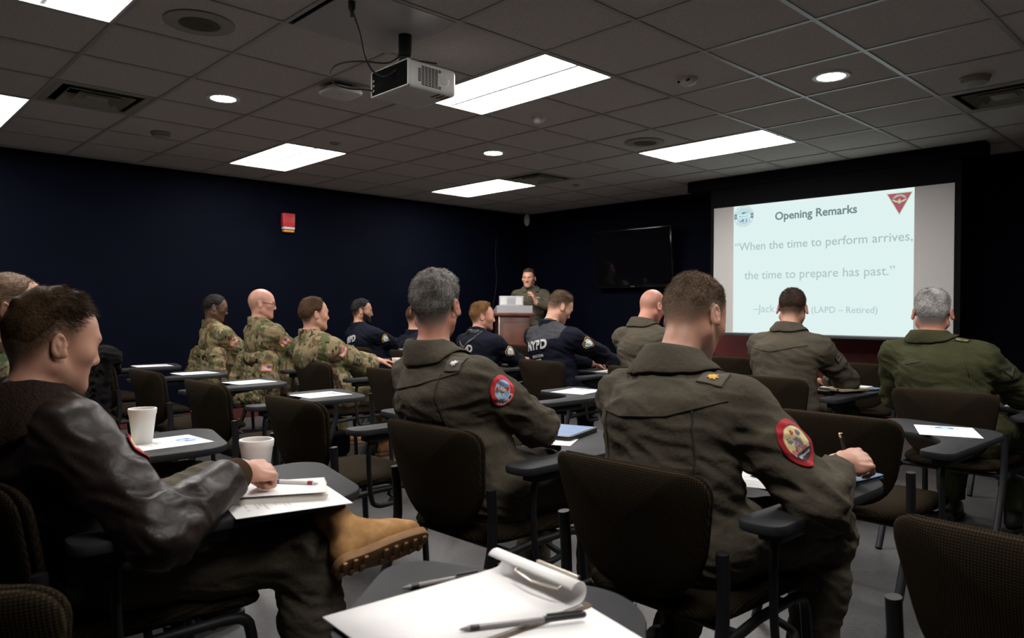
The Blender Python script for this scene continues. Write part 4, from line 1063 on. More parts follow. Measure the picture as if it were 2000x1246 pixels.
M_tee = mat('olive_tee', (.05, .055, .025), .9)
M_strap = mat('black_strap', (.010, .010, .011), .4)

def bez(a, b, c, n): return [a * (1 - t) ** 2 + b * 2 * t * (1 - t) + c * t * t for t in np.linspace(0, 1, n)]
class Pose: pass
def pose(head, hy, hp, hr=0, nk=(0, -.035, -.14), lean=0, pel=(0, -.08, .555), sh=.180, drop=.108, syaw=0, rw=(.10, .34, .72), lw=(-.12, .34, .72),
         rp=(.9, -.4, -.6), lp=(-.9, -.4, -.6), rk=(.15, .40, .53), lk=(-.16, .40, .53), ra=(.15, .38, .10), la=(-.16, .42, .10), rhd=(0, 1, -.1), rhn=(0, 0, -1), lhd=(0, 1, -.1), lhn=(0, 0, -1),
         ruw=None, luw=None, slump=.05, u1=.305, u2=.27):
    p = Pose(); p.c = V3(*head); p.R = head_frame(hy, hp, hr); p.P = V3(*pel); p.N = p.c + V3(*nk); ax = nrm(p.N - p.P)
    cy, sy = math.cos(math.radians(-syaw)), math.sin(math.radians(-syaw)); p.side = V3(cy, sy, 0); p.fwd = nrm(np.cross(V3(0, 0, 1), p.side)); p.ax = ax
    mid = (p.P + p.N) / 2 + p.fwd * -slump; p.sp = bez(p.P, mid, p.N, 4)
    p.S = {s: p.N + p.side * s * sh - ax * drop + p.fwd * .01 for s in (1, -1)}
    p.E, p.W = {}, {}
    for s, wst, pol in ((1, rw, rp), (-1, lw, lp)): p.E[s], p.W[s] = ik(p.S[s], V3(*wst), u1, u2, V3(*pol))
    p.H = {1: p.P + V3(.09, 0, 0), -1: p.P + V3(-.09, 0, 0)}; p.K = {1: V3(*rk), -1: V3(*lk)}; p.A = {1: V3(*ra), -1: V3(*la)}
    p.hd = {1: (rhd, rhn), -1: (lhd, lhn)}
    return p
def torso(F, p, o=0.0, b=1.0, belly=0.0):
    q = p.sp
    F.el(q[0] + V3(0, .0, 0), V3(.175 * b + o, .125 + o, .11 + o), None, .05)
    F.ec(q[0], q[1], p.side, .158 * b + o, .150 * b + o, .110 * b + o + belly, .108 * b + o + belly, .05)
    F.ec(q[1], q[2] , p.side, .150 * b + o, .168 * b + o, .108 * b + o + belly, .112 * b + o, .06)
    F.ec(q[2], p.N - p.ax * .095, p.side, .162 * b + o, .110 * b + o, .112 * b + o, .078 * b + o, .05)
    for s in (1, -1):
        F.rc(p.N - p.ax * .105 + p.side * s * .04, p.S[s], .062 * b + o, .050 * b + o, .06)
        F.rc(p.N - p.ax * .015 + p.side * s * .015 - p.fwd * .01, p.S[s] - p.side * s * .045 + p.ax * .022, .046 + o * .5, .032 + o * .5, .04)
def arms(F, p, o=0.0, b=1.0, cut=0.0, sides=(1, -1)):
    for s in sides:
        S_, E, W = p.S[s], p.E[s], p.W[s]; m = S_ * .55 + E * .45; fd = nrm(W - E)
        F.rc(S_, m, .053 * b + o, .050 * b + o * 1.1, .05); F.rc(m, E, .050 * b + o * 1.15, .043 * b + o * 1.1, .03)
        c = (W - fd * cut, fd) if o else None
        F.rc(E, W + (fd * .03 if o else 0), .043 * b + o * 1.1, (.029 if not o else .030 + o * .9), .035, cut=c)
def legs(F, p, o=0.0, b=1.0, cut=0.0, sides=(1, -1)):
    for s in sides:
        H_, K, A = p.H[s], p.K[s], p.A[s]; m = H_ * .5 + K * .5; fd = nrm(A - K)
        F.rc(H_, m, .088 * b + o, .076 * b + o, .05); F.rc(m, K, .076 * b + o, .058 * b + o * 1.2, .03)
        cm = K * .6 + A * .4; F.rc(K, cm, .056 * b + o * 1.2, .054 * b + o * 1.3, .03)
        F.rc(cm, A, .054 * b + o * 1.3, .038 * b + o * 1.5, .03, cut=((A - fd * cut, fd) if o else None))
def hairline(uz, front, side, back):
    """lower edge of the hair against the direction (uz>0 front, 0 side, <0 nape)"""
    return np.where(uz > 0, side + (front - side) * sstep(.30, .85, uz), side + (back - side) * sstep(.05, .80, -uz))
def make_hair(name, p, wide, spec, m, parent, h, seed=0):
    """spec: t thickness, front/side/back hairline heights, fade length, top extra thickness, strands"""
    F = Field(); skull(F, p.c, p.R, HS, wide); G, xs, ys, zs = F.grid(h)
    lo, hi = F.bounds()
    X, Y, Z = np.meshgrid(xs, ys, zs, indexing='ij'); Q = (np.stack([X, Y, Z], -1) - p.c) @ p.R / HS
    lx, ly, lz = Q[..., 0], Q[..., 1], Q[..., 2]; u = (ly + .012) / np.sqrt(lx ** 2 + (ly + .012) ** 2 + 1e-6)
    ln = hairline(u, spec.get('front', .088), spec.get('side', .03), spec.get('back', -.045))
    rr = np.hypot(lx, ly)
    cover = sstep(0, spec.get('fade', .05), lz - ln)
    if spec.get('bald'): cover = cover * (1 - sstep(.085, .11, lz) * sstep(-.09, -.03, ly))
    ns = vnoise(Q.reshape(-1, 3) * spec.get('nf', 60) + 7, seed).reshape(lx.shape)
    t = spec['t'] * cover * (.75 + .35 * ns) + spec.get('top', 0) * sstep(.055, .12, lz) * (.7 + .5 * sstep(-.06, .08, ly)) * cover * (1 + .35 * ns)
    t = np.where(lz < ln, -.004, t - .0012)
    P, Qd = surface((G - t * HS).astype(np.float32), xs, ys, zs); P = relax(P, Qd, 1)
    L = (P - p.c) @ p.R / HS; uu = (L[:, 1] + .012) / np.sqrt(L[:, 0] ** 2 + (L[:, 1] + .012) ** 2 + 1e-6)
    keep = L[:, 2] > hairline(uu, spec.get('front', .088), spec.get('side', .03), spec.get('back', -.045)) + .002
    fk = keep[Qd].all(1); Qd = Qd[fk]; used = np.unique(Qd); mp = np.full(len(P), -1); mp[used] = np.arange(len(used)); P = P[used]; Qd = mp[Qd]; L = L[used]
    N = normals(P, Qd); n = spec.get('strands', 0)
    me = mesh_quads(name, P, Qd)
    if n:                                            # individual short hairs standing off the shell
        rng = np.random.default_rng(seed + 3); i = rng.integers(0, len(P), n); base = P[i]; nn = N[i]; l = L[i]
        flow = spec.get('flow', (0, -.2, -.6)); fl = (p.R @ np.asarray(flow, float))
        ln_ = spec.get('len', .008) * (.5 + rng.random(n)) * (.35 + .65 * sstep(-.02, .09, l[:, 2])) * spec.get('lmul', 1)
        d = nn * spec.get('stand', .8) + fl + rng.normal(0, .28, (n, 3)); d /= np.linalg.norm(d, axis=1)[:, None]
        sd = np.cross(d, rng.normal(0, 1, (n, 3))); sd /= np.linalg.norm(sd, axis=1)[:, None]; wd = spec.get('sw', .0005)
        base = base - nn * .001; a = base + sd * wd; b = base - sd * wd; mid = base + d * ln_[:, None] * .6; c = base + (d + fl * .25) * ln_[:, None]
        V = np.concatenate([P, a, b, mid + sd * wd * .7, mid - sd * wd * .7, c, c + sd * wd * .2]); k = len(P); ar = np.arange(n)
        q1 = np.stack([k + ar, k + n + ar, k + 3 * n + ar, k + 2 * n + ar], 1); q2 = np.stack([k + 2 * n + ar, k + 3 * n + ar, k + 4 * n + ar, k + 5 * n + ar], 1)
        bpy.data.meshes.remove(me); me = mesh_quads(name, V, np.concatenate([Qd, q1, q2]))
    return link(name, me, m, parent)
def wrinkle(P, N, p, amp, seed, joints, f=1.0):
    """soft cloth folds: broad drape everywhere, tighter folds near the joints"""
    w = np.zeros(len(P))
    for j, r in joints: w = np.maximum(w, np.exp(-((P - j) ** 2).sum(1) / (2 * r * r)))
    M1 = np.array([[9, 3, 4], [-3, 9, 5], [2, -4, 6.5]]) * f; M2 = np.array([[16, 4, 22], [-6, 17, 20], [4, -8, 34.]]) * f * .8
    a = vnoise(P @ M1.T * .8 + seed * 3.3, seed); b = vnoise(P @ M2.T + a[:, None] * .9 + seed * 1.7, seed + 1); r1 = 1 - np.abs(b) * 2
    c = vnoise(P @ (M2.T * 2.1) + seed, seed + 2)
    return P + N * (amp * (a * .9 + (.45 + 1.0 * w) * r1 * 1.0 + .3 * c * (.4 + w)))[:, None]
def cloth(name, F, p, h, m, parent, amp=.007, seed=1, joints=None, fine=(), it=2):
    G = F.grid(h, fine); P, Q = surface(*G); P = relax(P, Q, it); N = normals(P, Q)
    J = joints or [(p.E[1], .09), (p.E[-1], .09), (p.S[1] - p.ax * .1, .10), (p.S[-1] - p.ax * .1, .10), (p.sp[0], .14), (p.sp[1], .1), (p.K[1], .1), (p.K[-1], .1)]
    P = wrinkle(P, N, p, amp, seed, J); P = relax(P, Q, 1, .35)
    o = link(name, mesh_quads(name, P, Q), m, parent); return o, P, Q
def collar(name, p, m, parent, r0=.066, rise=.042, fall=.036, gap=.55, out=.016, th=.005, stand=False, tilt=0.0, hgt=0.0, n=44, bvh=None):
    """folded shirt collar round the neck, open at the front"""
    zx = nrm(p.ax * .5 + V3(0, .05, .7) + p.fwd * tilt); sx = p.side; fy = nrm(np.cross(zx, sx)); c = p.N + p.ax * (.002 + hgt)
    prof = [(r0 + .012, -.03), (r0 + .006, .0), (r0, rise * .6), (r0 + .003, rise), (r0 + .009, rise + .003)] if not stand else [(r0 + .012, -.03), (r0 + .008, 0), (r0 + .003, rise), (r0 + .005, rise + .002), (r0 + .009, rise), (r0 + .012, .0), (r0 + .018, -.03)]
    V, Fc = [], []
    for k in range(n + 1):
        a = math.pi + (k / n - .5) * 2 * (math.pi - gap); dx, dy = math.sin(a), math.cos(a)       # a=pi is the nape
        fr = max(0, dy); pr = list(prof)
        if not stand: pr += [(r0 + .018 + out * .2, rise * .55), (r0 + .020 + out * .6, -fall * .30), (r0 + .022 + out * (1 + .1 * abs(dx)), -fall * (1 + .15 * abs(dx)))]
        for r, z in pr: V.append(c + (sx * dx * 1.04 + fy * dy * .98) * r + zx * (z - fr * .03 - abs(dx) * .004))
    m_ = len(prof) + (0 if stand else 3)
    if bvh is not None and not stand:             # the fold lies down on the cloth below it
        for k in range(n + 1):
            i = k * m_ + m_ - 1; h_ = bvh.find_nearest(Vector(V[i]))
            if h_[0] is not None:
                V[i] = np.array(h_[0] + h_[1] * (th + .004)); V[i - 1] = V[i - 2] * .42 + V[i] * .58 + zx * .006
    for k in range(n):
        for j in range(m_ - 1): Fc.append((k * m_ + j, k * m_ + j + 1, (k + 1) * m_ + j + 1, (k + 1) * m_ + j))
    o = link(name, mesh_np(name, V, Fc), m, parent); s = o.modifiers.new('t', 'SOLIDIFY'); s.thickness = th; s.offset = 0
    o.modifiers.new('s', 'SUBSURF').levels = 1; o.modifiers['s'].render_levels = 1
    return o
def boot(name, A, toe, upv, m, ms, parent, h=.006, L=.29, shaft=.10):
    """laced boot: A ankle, toe direction, sole normal is -upv"""
    t = nrm(toe); u = nrm(np.asarray(upv) - t * (t @ np.asarray(upv))); s = np.cross(t, u); R = np.stack([s, t, u], 1); X = lambda a, b, c: A + R @ V3(a, b, c)
    F = Field(); F.rc(X(0, 0, 0), X(0, -.012, shaft), .044, .05, .02); F.rc(X(0, -.03, -.045), X(0, .03, -.03), .037, .042, .03)
    F.el(X(0, .09, -.045), V3(.044, .085, .036), R, .03); F.el(X(0, .155, -.056), V3(.045, .05, .03), R, .02); F.rc(X(0, .01, .0), X(0, .12, -.035), .036, .03, .03)
    P, Q = surface(*F.grid(h)); P = relax(P, Q, 2)
    o = link(name, mesh_quads(name, P, Q), m, parent)
    out = [Vector((x, y)) for x, y in round_poly([(-.037, -.078), (.037, -.078), (.034, -.0), (.05, .10), (.04, .21), (-.035, .21), (-.05, .10), (-.034, 0)], [.035, .035, .04, .05, .05, .05, .05, .04], 5)]
    def so(bm):
        prism(bm, out, -.098, -.074, .004)
        for k in range(9):                      # tread lugs
            y = -.062 + k * .031
            if k == 3: continue
            for q in (-1, 1): box(bm, (.006 if q > 0 else -.030, y - .006, -.105), (.030 if q > 0 else -.006, y + .006, -.096), .002, rot=Matrix.Rotation(.0, 3, 'Z'))
        for v in bm.verts: v.co = Vector(A + R @ np.array(v.co))
    part('sole', so, ms, o)
    bm = bmesh.new()
    for k in range(5): tube(bm, [X(-.026, .022 + k * .018, .012 - k * .011), X(0, .03 + k * .018, .020 - k * .0115), X(.026, .022 + k * .018, .012 - k * .011)], .003, 6)
    link('laces', from_bm('laces', bm), ms, o)
    return o

def beard_zone(x, y, z):
    m = sstep(.004, .018, y) * sstep(.004, -.012, z + .62 * (y - .012)); mo = np.exp(-((z + .046) / .007) ** 2) * (np.abs(x) < .032) * (y > .07)
    return np.maximum(m, mo) * (1 - np.exp(-((z + .0635) / .007) ** 2) * (np.abs(x) < .021) * (y > .08))
def person(label, at, p, skin, hair, hspec, wear, h=.009, wide=1.0, b=1.0, belly=0.0, beard=0.0, stub=0.0, eyes=False, hands=(1, -1), hcurl=None, seed=1, group=None, suit=None, boots=None, amp=.007, glasses=False, brow=.5, off=.016, hfine=.0045, collar_kw=None, cutw=.01):
    """one continuous body mesh; hair and clothes are its children"""
    F = Field(); T = face(F, p.c, p.R, HS, wide)
    nb = p.N - p.ax * .03
    F.rc(p.c + p.R @ V3(0, -.022, -.045), nb, .052, .058, .035); torso(F, p, 0, b, belly); arms(F, p, 0, b); legs(F, p, 0, b)
    fine = [(p.c - .15, p.c + .16, h * .45)]
    for s in hands:
        d, n = p.hd[s]; cr = (hcurl or {}).get(s, dict()); W = p.W[s]; hand(F, W + nrm(d) * .006, d, n, s, **cr); fine.append((W - .05 + nrm(d) * .08 - .06, W + .05 + nrm(d) * .08 + .06, hfine))
    for s in (1, -1): F.el(p.A[s] + V3(0, .06, -.05), V3(.04, .10, .035), None, .03)
    G = F.grid(h, fine); P, Q = surface(*G); P = relax(P, Q, 1)
    me = mesh_quads('person', P, Q)
    L = (P - p.c) @ p.R / HS; u = (L[:, 1] + .012) / np.sqrt(L[:, 0] ** 2 + (L[:, 1] + .012) ** 2 + 1e-6); st = np.zeros(len(P)); near = np.linalg.norm(L, axis=1) < .17
    if hspec is not None:
        ln = hairline(u, hspec.get('front', .088), hspec.get('side', .03), hspec.get('back', -.045)); fd = hspec.get('under', .03)
        st = sstep(-fd, .012, L[:, 2] - ln) * near * (np.abs(L[:, 0]) < .083) * (1 - .85 * sstep(.25, .6, u))
        if hspec.get('bald'): st *= .35 * (1 - sstep(.04, .09, L[:, 2]))
    if stub or beard:
        jaw = beard_zone(L[:, 0], L[:, 1], L[:, 2]) * near * sstep(-.135, -.11, L[:, 2])
        st = np.maximum(st, jaw * max(stub, beard))
    if brow:
        bz = np.exp(-((L[:, 2] - .032 - .08 * (np.abs(L[:, 0]) - .03)) / .005) ** 2) * (L[:, 1] > .06) * (np.abs(np.abs(L[:, 0]) - .034) < .02); st = np.maximum(st, bz * brow * near)
    a = me.attributes.new('stub', 'FLOAT', 'POINT'); a.data.foreach_set('value', st.astype(np.float32))
    body = link('person', me, skin_mat('skin', skin, hair), None)
    tag(body, label, 'person', group)
    if hspec is not None and hspec.get('t', 0) > 0: make_hair('hair', p, wide, hspec, hair_mat('hair', hair, hspec.get('grey')), body, h * .42, seed)
    if beard > .7: # short full beard hugging the jaw
        B = Field(); face(B, p.c, p.R, HS, wide); G2, xs, ys, zs = B.grid(h * .45); X, Y, Z = np.meshgrid(xs, ys, zs, indexing='ij'); q = (np.stack([X, Y, Z], -1) - p.c) @ p.R / HS
        wgt = beard_zone(q[..., 0], q[..., 1], q[..., 2])
        P2, Q2 = surface((G2 - (wgt * (.005 + .006 * sstep(-.07, -.11, q[..., 2])) - .003)).astype(np.float32), xs, ys, zs); l2 = (P2 - p.c) @ p.R / HS
        k2 = (beard_zone(l2[:, 0], l2[:, 1], l2[:, 2]) > .42) & (l2[:, 2] > -.125); Q2 = Q2[k2[Q2].all(1)]; us = np.unique(Q2); mp = np.full(len(P2), -1); mp[us] = np.arange(len(us))
        link('beard', mesh_quads('beard', P2[us], mp[Q2]), hair_mat('beard_hair', hair), body)
    if eyes:
        for s in (-1, 1):
            bm = bmesh.new(); bmesh.ops.create_uvsphere(bm, u_segments=20, v_segments=14, radius=.0118 * HS); me2 = from_bm('eye', bm)
            co = np.array([v.co[:] for v in me2.vertices]); r = np.hypot(co[:, 0], co[:, 2]) / .0118
            cl = np.where((co[:, 1] > 0)[:, None] & (r < .5)[:, None], (.05, .035, .02), (.6, .57, .54)); set_col(me2, cl)
            o = link('eye', me2, M_eye, body); o.location = p.c + p.R @ V3(s * .032 * wide, .0818, .0105) * HS; o.rotation_euler = Matrix(p.R.tolist()).to_euler()
    if glasses:
        def g(bm):
            X = lambda x, y, z: p.c + p.R @ V3(x * wide, y, z) * HS
            for s in (-1, 1):
                tube(bm, [X(s * .032 + .021 * math.cos(a), .106 - .004 * abs(math.cos(a)), .009 + .016 * math.sin(a)) for a in np.linspace(0, 2 * math.pi, 21)], .0018, 6)
                tube(bm, [X(s * .053, .102, .013), X(s * .074, .07, .014), X(s * .081, .0, .014), X(s * .081, -.018, .004), X(s * .08, -.028, -.012)], .002, 6)
            tube(bm, [X(-.011, .107, .012), X(0, .111, .015), X(.011, .107, .012)], .0018, 6)
        part('glasses', g, M_black, body)
    out = {'body': body}
    def do(name, fn, m, am=amp, sd=0, hh=h):
        Fc = Field(); fn(Fc); return cloth(name, Fc, p, hh, m, body, am, seed + sd)
    cut = cutw
    if wear == 'flight':
        o, P_, Q_ = do('flight_suit', lambda f: (torso(f, p, off, b, belly), arms(f, p, off, b, cut), legs(f, p, off, b, .02)), suit or M_suit)
        collar('collar', p, suit or M_suit, o, bvh=bvh_of(P_, Q_), **(collar_kw or {}))
    else:
        jm = {'camo': M_ocp, 'navy': M_navy, 'leather': M_leather, 'marpat': M_marp}[wear]; jn = {'camo': 'jacket', 'navy': 'jacket', 'leather': 'leather_jacket', 'marpat': 'jacket'}[wear]
        o, P_, Q_ = do(jn, lambda f: (torso(f, p, off + .004, b, belly), arms(f, p, off + .002, b, .03 if wear == 'leather' else cut)), jm)
        do('trousers', lambda f: (f.el(p.sp[0], V3(.185 * b, .13, .105), None, .05), legs(f, p, off, b, .02)), suit or (M_navy if wear == 'navy' else M_suit if wear == 'leather' else jm), sd=3)
        if wear == 'navy': collar('collar', p, M_navy, o, stand=True, rise=.030, th=.006, gap=.3, **(collar_kw or {}))
        elif wear == 'leather': collar('fur_collar', p, M_fur, o, r0=.074, rise=.045, fall=.075, out=.075, th=.016, bvh=bvh_of(P_, Q_), **(collar_kw or {}))
        else: collar('collar', p, jm, o, stand=True, rise=.040, th=.005, gap=.5, **(collar_kw or {}))
    out['cloth'] = o; out['bvh'] = bvh_of(P_, Q_); out['P'] = P_
    bo = boots or (M_boot, M_boot)
    for s in (1, -1):
        if (s, 'no') in (hcurl or {}): continue
        boot('boot', p.A[s], V3(.15 * s, 1, 0), V3(0, 0, 1), bo[0], bo[1], body, h=max(.008, h))
    x, y, rz = at; body.location = (x, y, 0); body.rotation_euler = (0, 0, rz)
    return out

# artwork ----------------------------------------------------------------
circ = lambda a: (math.cos(a), math.sin(a))
def shield(a):
    x, y = math.cos(a), math.sin(a); k = 1.0
    if y < 0: k = 1 / (abs(x) * .95 + abs(y) * 1.0 + .0001) * .98; k = min(k, 1.15)
    else: k = 1 / max(abs(x), abs(y) * 1.12); k = min(k, 1.06)
    return x * k, y * k
def shield_col(u, v, q):
    if q > .90: return (.62, .36, .03)
    if q > .80: return (.012, .013, .02)
    n = vn2(u * 6 + 3, v * 6); r = math.hypot(u, v - .02)
    if r < .17: return (.50, .32, .06)
    if r < .36: return (.22, .38, .58) if n > -.1 else (.62, .60, .55)
    if q < .72 and abs(math.sin(math.atan2(v, u) * 4)) > .25 - .1 * n: return (.60, .60, .58) if n > -.35 else (.20, .30, .42)
    return (.012, .013, .02)
def flag_col(u, v):
    if u < .07 or u > .93 or v < .10 or v > .90: return (.58, .16, .02)
    a, b = (u - .07) / .86, (v - .10) / .80
    if a > .58 and b > .46: return (.62, .60, .62) if (int(a * 40) + int(b * 18)) % 3 == 0 and int(b * 18) % 2 == 0 else (.06, .07, .20)
    return (.55, .07, .09) if int(b * 13) % 2 == 0 else (.62, .57, .52)
def flag(bvh, c, d, up_, parent, w=.083): rect_patch('flag_patch', bvh, c, d, up_, w, w * .62, flag_col, A_patch, parent, 43, 26)
def unit_sq(u, v):
    n = vn2(u * 9, v * 9)
    if max(abs(u - .5), abs(v - .5)) > .44: return (.05, .045, .025)
    if abs(u - .5) < .10 and .2 < v < .8 or (abs(v - .26) < .06 and abs(u - .5) < .22) or math.hypot(u - .42, v - .70) < .09: return (.015, .015, .012)
    return (.17, .14, .075)
def tank_col(u, v):
    if max(abs(u - .5), abs(v - .5)) > .46: return (.07, .06, .035)
    if v < .18: return (.04, .035, .02) if int(u * 26) % 3 and .15 < u < .85 and .07 < v < .14 else (.15, .12, .065)
    tri = abs(u - .5) < (.92 - v) * .55
    if tri:
        if abs((abs(u - .5)) - (.92 - v) * .55) < .03: return (.05, .045, .03)
        if abs(v - .38) < .07 and abs(u - .5) < .24 or abs(v - .46) < .03 and abs(u - .5) < .12 or (abs(v - .49) < .012 and .5 < u < .78): return (.015, .015, .012)
        if abs(u - .5) < .025 and .62 < v < .78: return (.015, .015, .012)
        return (.19, .155, .085)
    return (.15, .12, .065)
def leaf(a): k = .78 + .22 * math.cos(a * 7) ; return math.cos(a) * k, math.sin(a) * k
def rank(bvh, c, d, up_, parent, colr, clothc=None, w=.028, base=True):
    if base: rect_patch('rank_backing', bvh, c, d, up_, .062, .062, lambda u, v: (.036, .032, .023) if max(abs(u - .5), abs(v - .5)) > .46 else (clothc or (.070, .060, .044)), A_patch, parent, 12, 12, off=.003)
    polar_patch('rank_insignia', bvh, c, d, up_, w, w, leaf, lambda u, v, q: tuple(x * (.75 + .35 * math.sin(math.atan2(v, u) * 7) ** 2) for x in colr), attr_mat('embroidered_rank', .45), parent, 6, 56, off=.006)
def lt(word, u, v, r0, r1, a0, a1):
    """rough stitched letters along an arc: True where a stroke falls"""
    r = math.hypot(u, v); a = math.atan2(v, u) % (2 * math.pi)
    if not (r0 < r < r1): return False
    t = ((a - a0) % (2 * math.pi)) / ((a1 - a0) % (2 * math.pi))
    if t > 1: return False
    k = (1 - t) * len(word); i = int(k)
    if i >= len(word) or word[i] == ' ': return False
    f = k - i; return .18 < f < .82 and not (.42 < f < .58 and (r - r0) / (r1 - r0) > .35 and (ord(word[i]) % 2))
def red_round(u, v, q):
    a = math.degrees(math.atan2(v, u)) % 360
    if q > .90: return (.62, .02, .025)
    if q > .67:
        if 185 < a < 285: return (.05, .03, .04) if lt('RANGERS', u, v, .72, .85, math.radians(190), math.radians(280)) else (.66, .62, .60)
        if a < 60 or a > 330 : return (.30, .05, .22) if q < .8 else (.60, .06, .05)
        return (.60, .04, .03) if vn2(u * 5, v * 5) > -.3 else (.40, .03, .10)
    if q > .63: return (.60, .50, .56)
    n = vn2(u * 4 + 1, v * 4)
    x, y = u + .05, v - .05
    if abs(x) < .28 and abs(y) < .34 and n > -.15: return (.60, .57, .48) if vn2(u * 11, v * 11) > -.15 else (.20, .16, .16)
    if abs(x - .12 + y * .6) < .13 and abs(y) < .5: return (.50, .03, .02)
    return (.26, .42, .66)
def red_oval(u, v, q):
    if q > .86: return (.36, .006, .012)
    if q > .72: return (.014, .010, .012) if (u > .1 or v < -.2) and q < .80 else (.30, .008, .014)
    x, y = u, v
    if y < -.38 and abs(x) < .55: return (.36, .36, .38) if y < -.5 and y > -.58 else (.02, .018, .02)
    if -.42 < y + .1 * x < -.22: return (.48, .10, .11) if vn2(u * 16, v * 5) > -.25 else (.60, .48, .36)
    if abs(x) < .30 and -.26 < y < .22 - .7 * max(0, abs(x) - .12): return (.16, .15, .17) if vn2(u * 9, v * 9) > .0 else (.40, .38, .40) if vn2(u * 13, v * 13) > -.2 else (.30, .08, .07)
    if math.hypot(x, y - .46) < .10: return (.45, .04, .03) if math.hypot(x, y - .46) < .075 else (.2, .05, .03)
    if (math.hypot(x + .36, y - .22) < .15 or math.hypot(x - .36, y - .32) < .15) and vn2(u * 12, v * 12) > -.35: return (.12, .12, .13)
    return (.72, .58, .30)

SK = dict(fair=(.50, .285, .20), pink=(.54, .29, .215), tan=(.44, .24, .155), dark=(.105, .055, .032), ruddy=(.50, .24, .17))
HB, HBK, HGR = (.055, .030, .016), (.012, .010, .009), (.12, .11, .10)

# leather jacket, left foreground
p = pose((-.03, -.19, 1.088), -9, -13, -2, nk=(.015, -.055, -.125), slump=.05, rw=(.265, .150, .772), lw=(-.20, .12, .64), rp=(.6, -.65, -.45), syaw=-2, rhd=(-.25, .95, -.14), rhn=(-.45, .1, -.85),
         rk=(.235, .34, .53), ra=(.285, .37, .10), lk=(-.27, .28, .60), la=(.27, .41, .595), pel=(.02, -.09, .555), drop=.085, sh=.195)
q1 = person('person in a dark brown leather jacket with a fur collar, closest on the left', CH['0b'], p, SK['fair'], (.042, .023, .010), dict(t=.006, top=.017, front=.092, side=.040, back=-.03, fade=.075, under=.06, strands=9000, len=.014, flow=(.1, .9, -.25), stand=.35, sw=.00055, nf=34, lmul=1.1),
    'leather', h=.0075, wide=.98, seed=11, eyes=True, hands=(1,), hcurl={1: dict(curl=(1.15, 1.2, 1.25, 1.3), thumb=(.8, .7)), (-1, 'no'): 1, (1, 'no'): 1}, amp=.007, off=.020, stub=.12, hfine=.0032)
cuff = p.W[1]; fd = nrm(p.W[1] - p.E[1])
part('knit_cuff', lambda bm: tube(bm, [cuff - fd * .055, cuff - fd * .03, cuff - fd * .005, cuff + fd * .006], [.050, .047, .041, .036], 24), M_knit, q1['cloth'])
polar_patch('sleeve_patch', q1['bvh'], p.S[1] * .62 + p.E[1] * .38, (-.05, -.80, -.60), nrm(p.S[1] - p.E[1]), .07, .085, circ, red_oval, A_patch, q1['cloth'], off=.005)
boot('boot', V3(.325, .415, .575), V3(.0, 1, .07), V3(-.76, .30, .57), M_tan, M_sole, q1['body'], h=.005, shaft=.06)
boot('boot', p.A[1], V3(.1, 1, 0), V3(0, 0, 1), M_tan, M_sole, q1['body'], h=.008)

# behind the leather jacket
p = pose((-.02, -.13, 1.165), 10, -10, 0, rk=(.17, .40, .53), lk=(-.16, .40, .53), rw=(.02, .25, .62), lw=(-.1, .25, .62))
person('person with cropped light brown hair mostly hidden behind the leather jacket at the left edge', CH['0a'], p, SK['fair'], (.13, .085, .055), dict(t=.006, front=.092, side=.035, back=-.035, under=.05, strands=2500, len=.008, flow=(0, .1, -.4)), 'marpat', h=.010, seed=12)

# grey-haired flier with the round red sleeve patch
p = pose((-.13, -.185, 1.185), -32, -3, 0, nk=(.02, -.035, -.15), pel=(.0, -.07, .555), slump=.06, sh=.188, drop=.105, rw=(-.06, .24, .765), lw=(-.13, .26, .74), rp=(1, .15, -.6), syaw=4, rhd=(-1, .3, 0), la=(-.16, .36, .10), ra=(.17, .35, .10))
q2 = person('person with short grey hair in a flight suit with a round red sleeve patch', CH['A6'], p, SK['ruddy'], (.13, .115, .098), dict(t=.009, top=.010, front=.088, side=.025, back=-.052, fade=.055, under=.05, strands=14000, len=.011, flow=(.05, -.15, -.75), stand=.55, grey=(.28, .26, .24), nf=55),
    'flight', h=.0075, b=1.06, seed=21, hands=(1, -1), amp=.0085, wide=1.0, belly=.01, collar_kw=dict(r0=.072))
c2 = q2['cloth']; bk = p.N - p.ax * .14 - p.fwd * .14
strip_on('seam', q2['bvh'], [(-.19, .03), (-.06, .012), (.06, .012), (.19, .03)], bk, p.fwd, p.ax, .005, M_seam, c2)
strip_on('seam', q2['bvh'], [(.125, .035), (.128, -.08), (.12, -.2)], bk, p.fwd, p.ax, .004, M_seam, c2); strip_on('seam', q2['bvh'], [(-.125, .035), (-.128, -.08), (-.12, -.2)], bk, p.fwd, p.ax, .004, M_seam, c2)
rank(q2['bvh'], p.S[1] - p.side * .02 + p.ax * .02, nrm(-p.ax * .8 + p.fwd * .9), p.fwd, c2, (.62, .62, .62))
mid = p.S[1] * .82 + p.E[1] * .18
polar_patch('shoulder_patch', q2['bvh'], mid + p.side * .05, (-.90, .35, -.2), nrm(p.S[1] - p.E[1]), .10, .10, circ, red_round, A_patch, c2, off=.005)

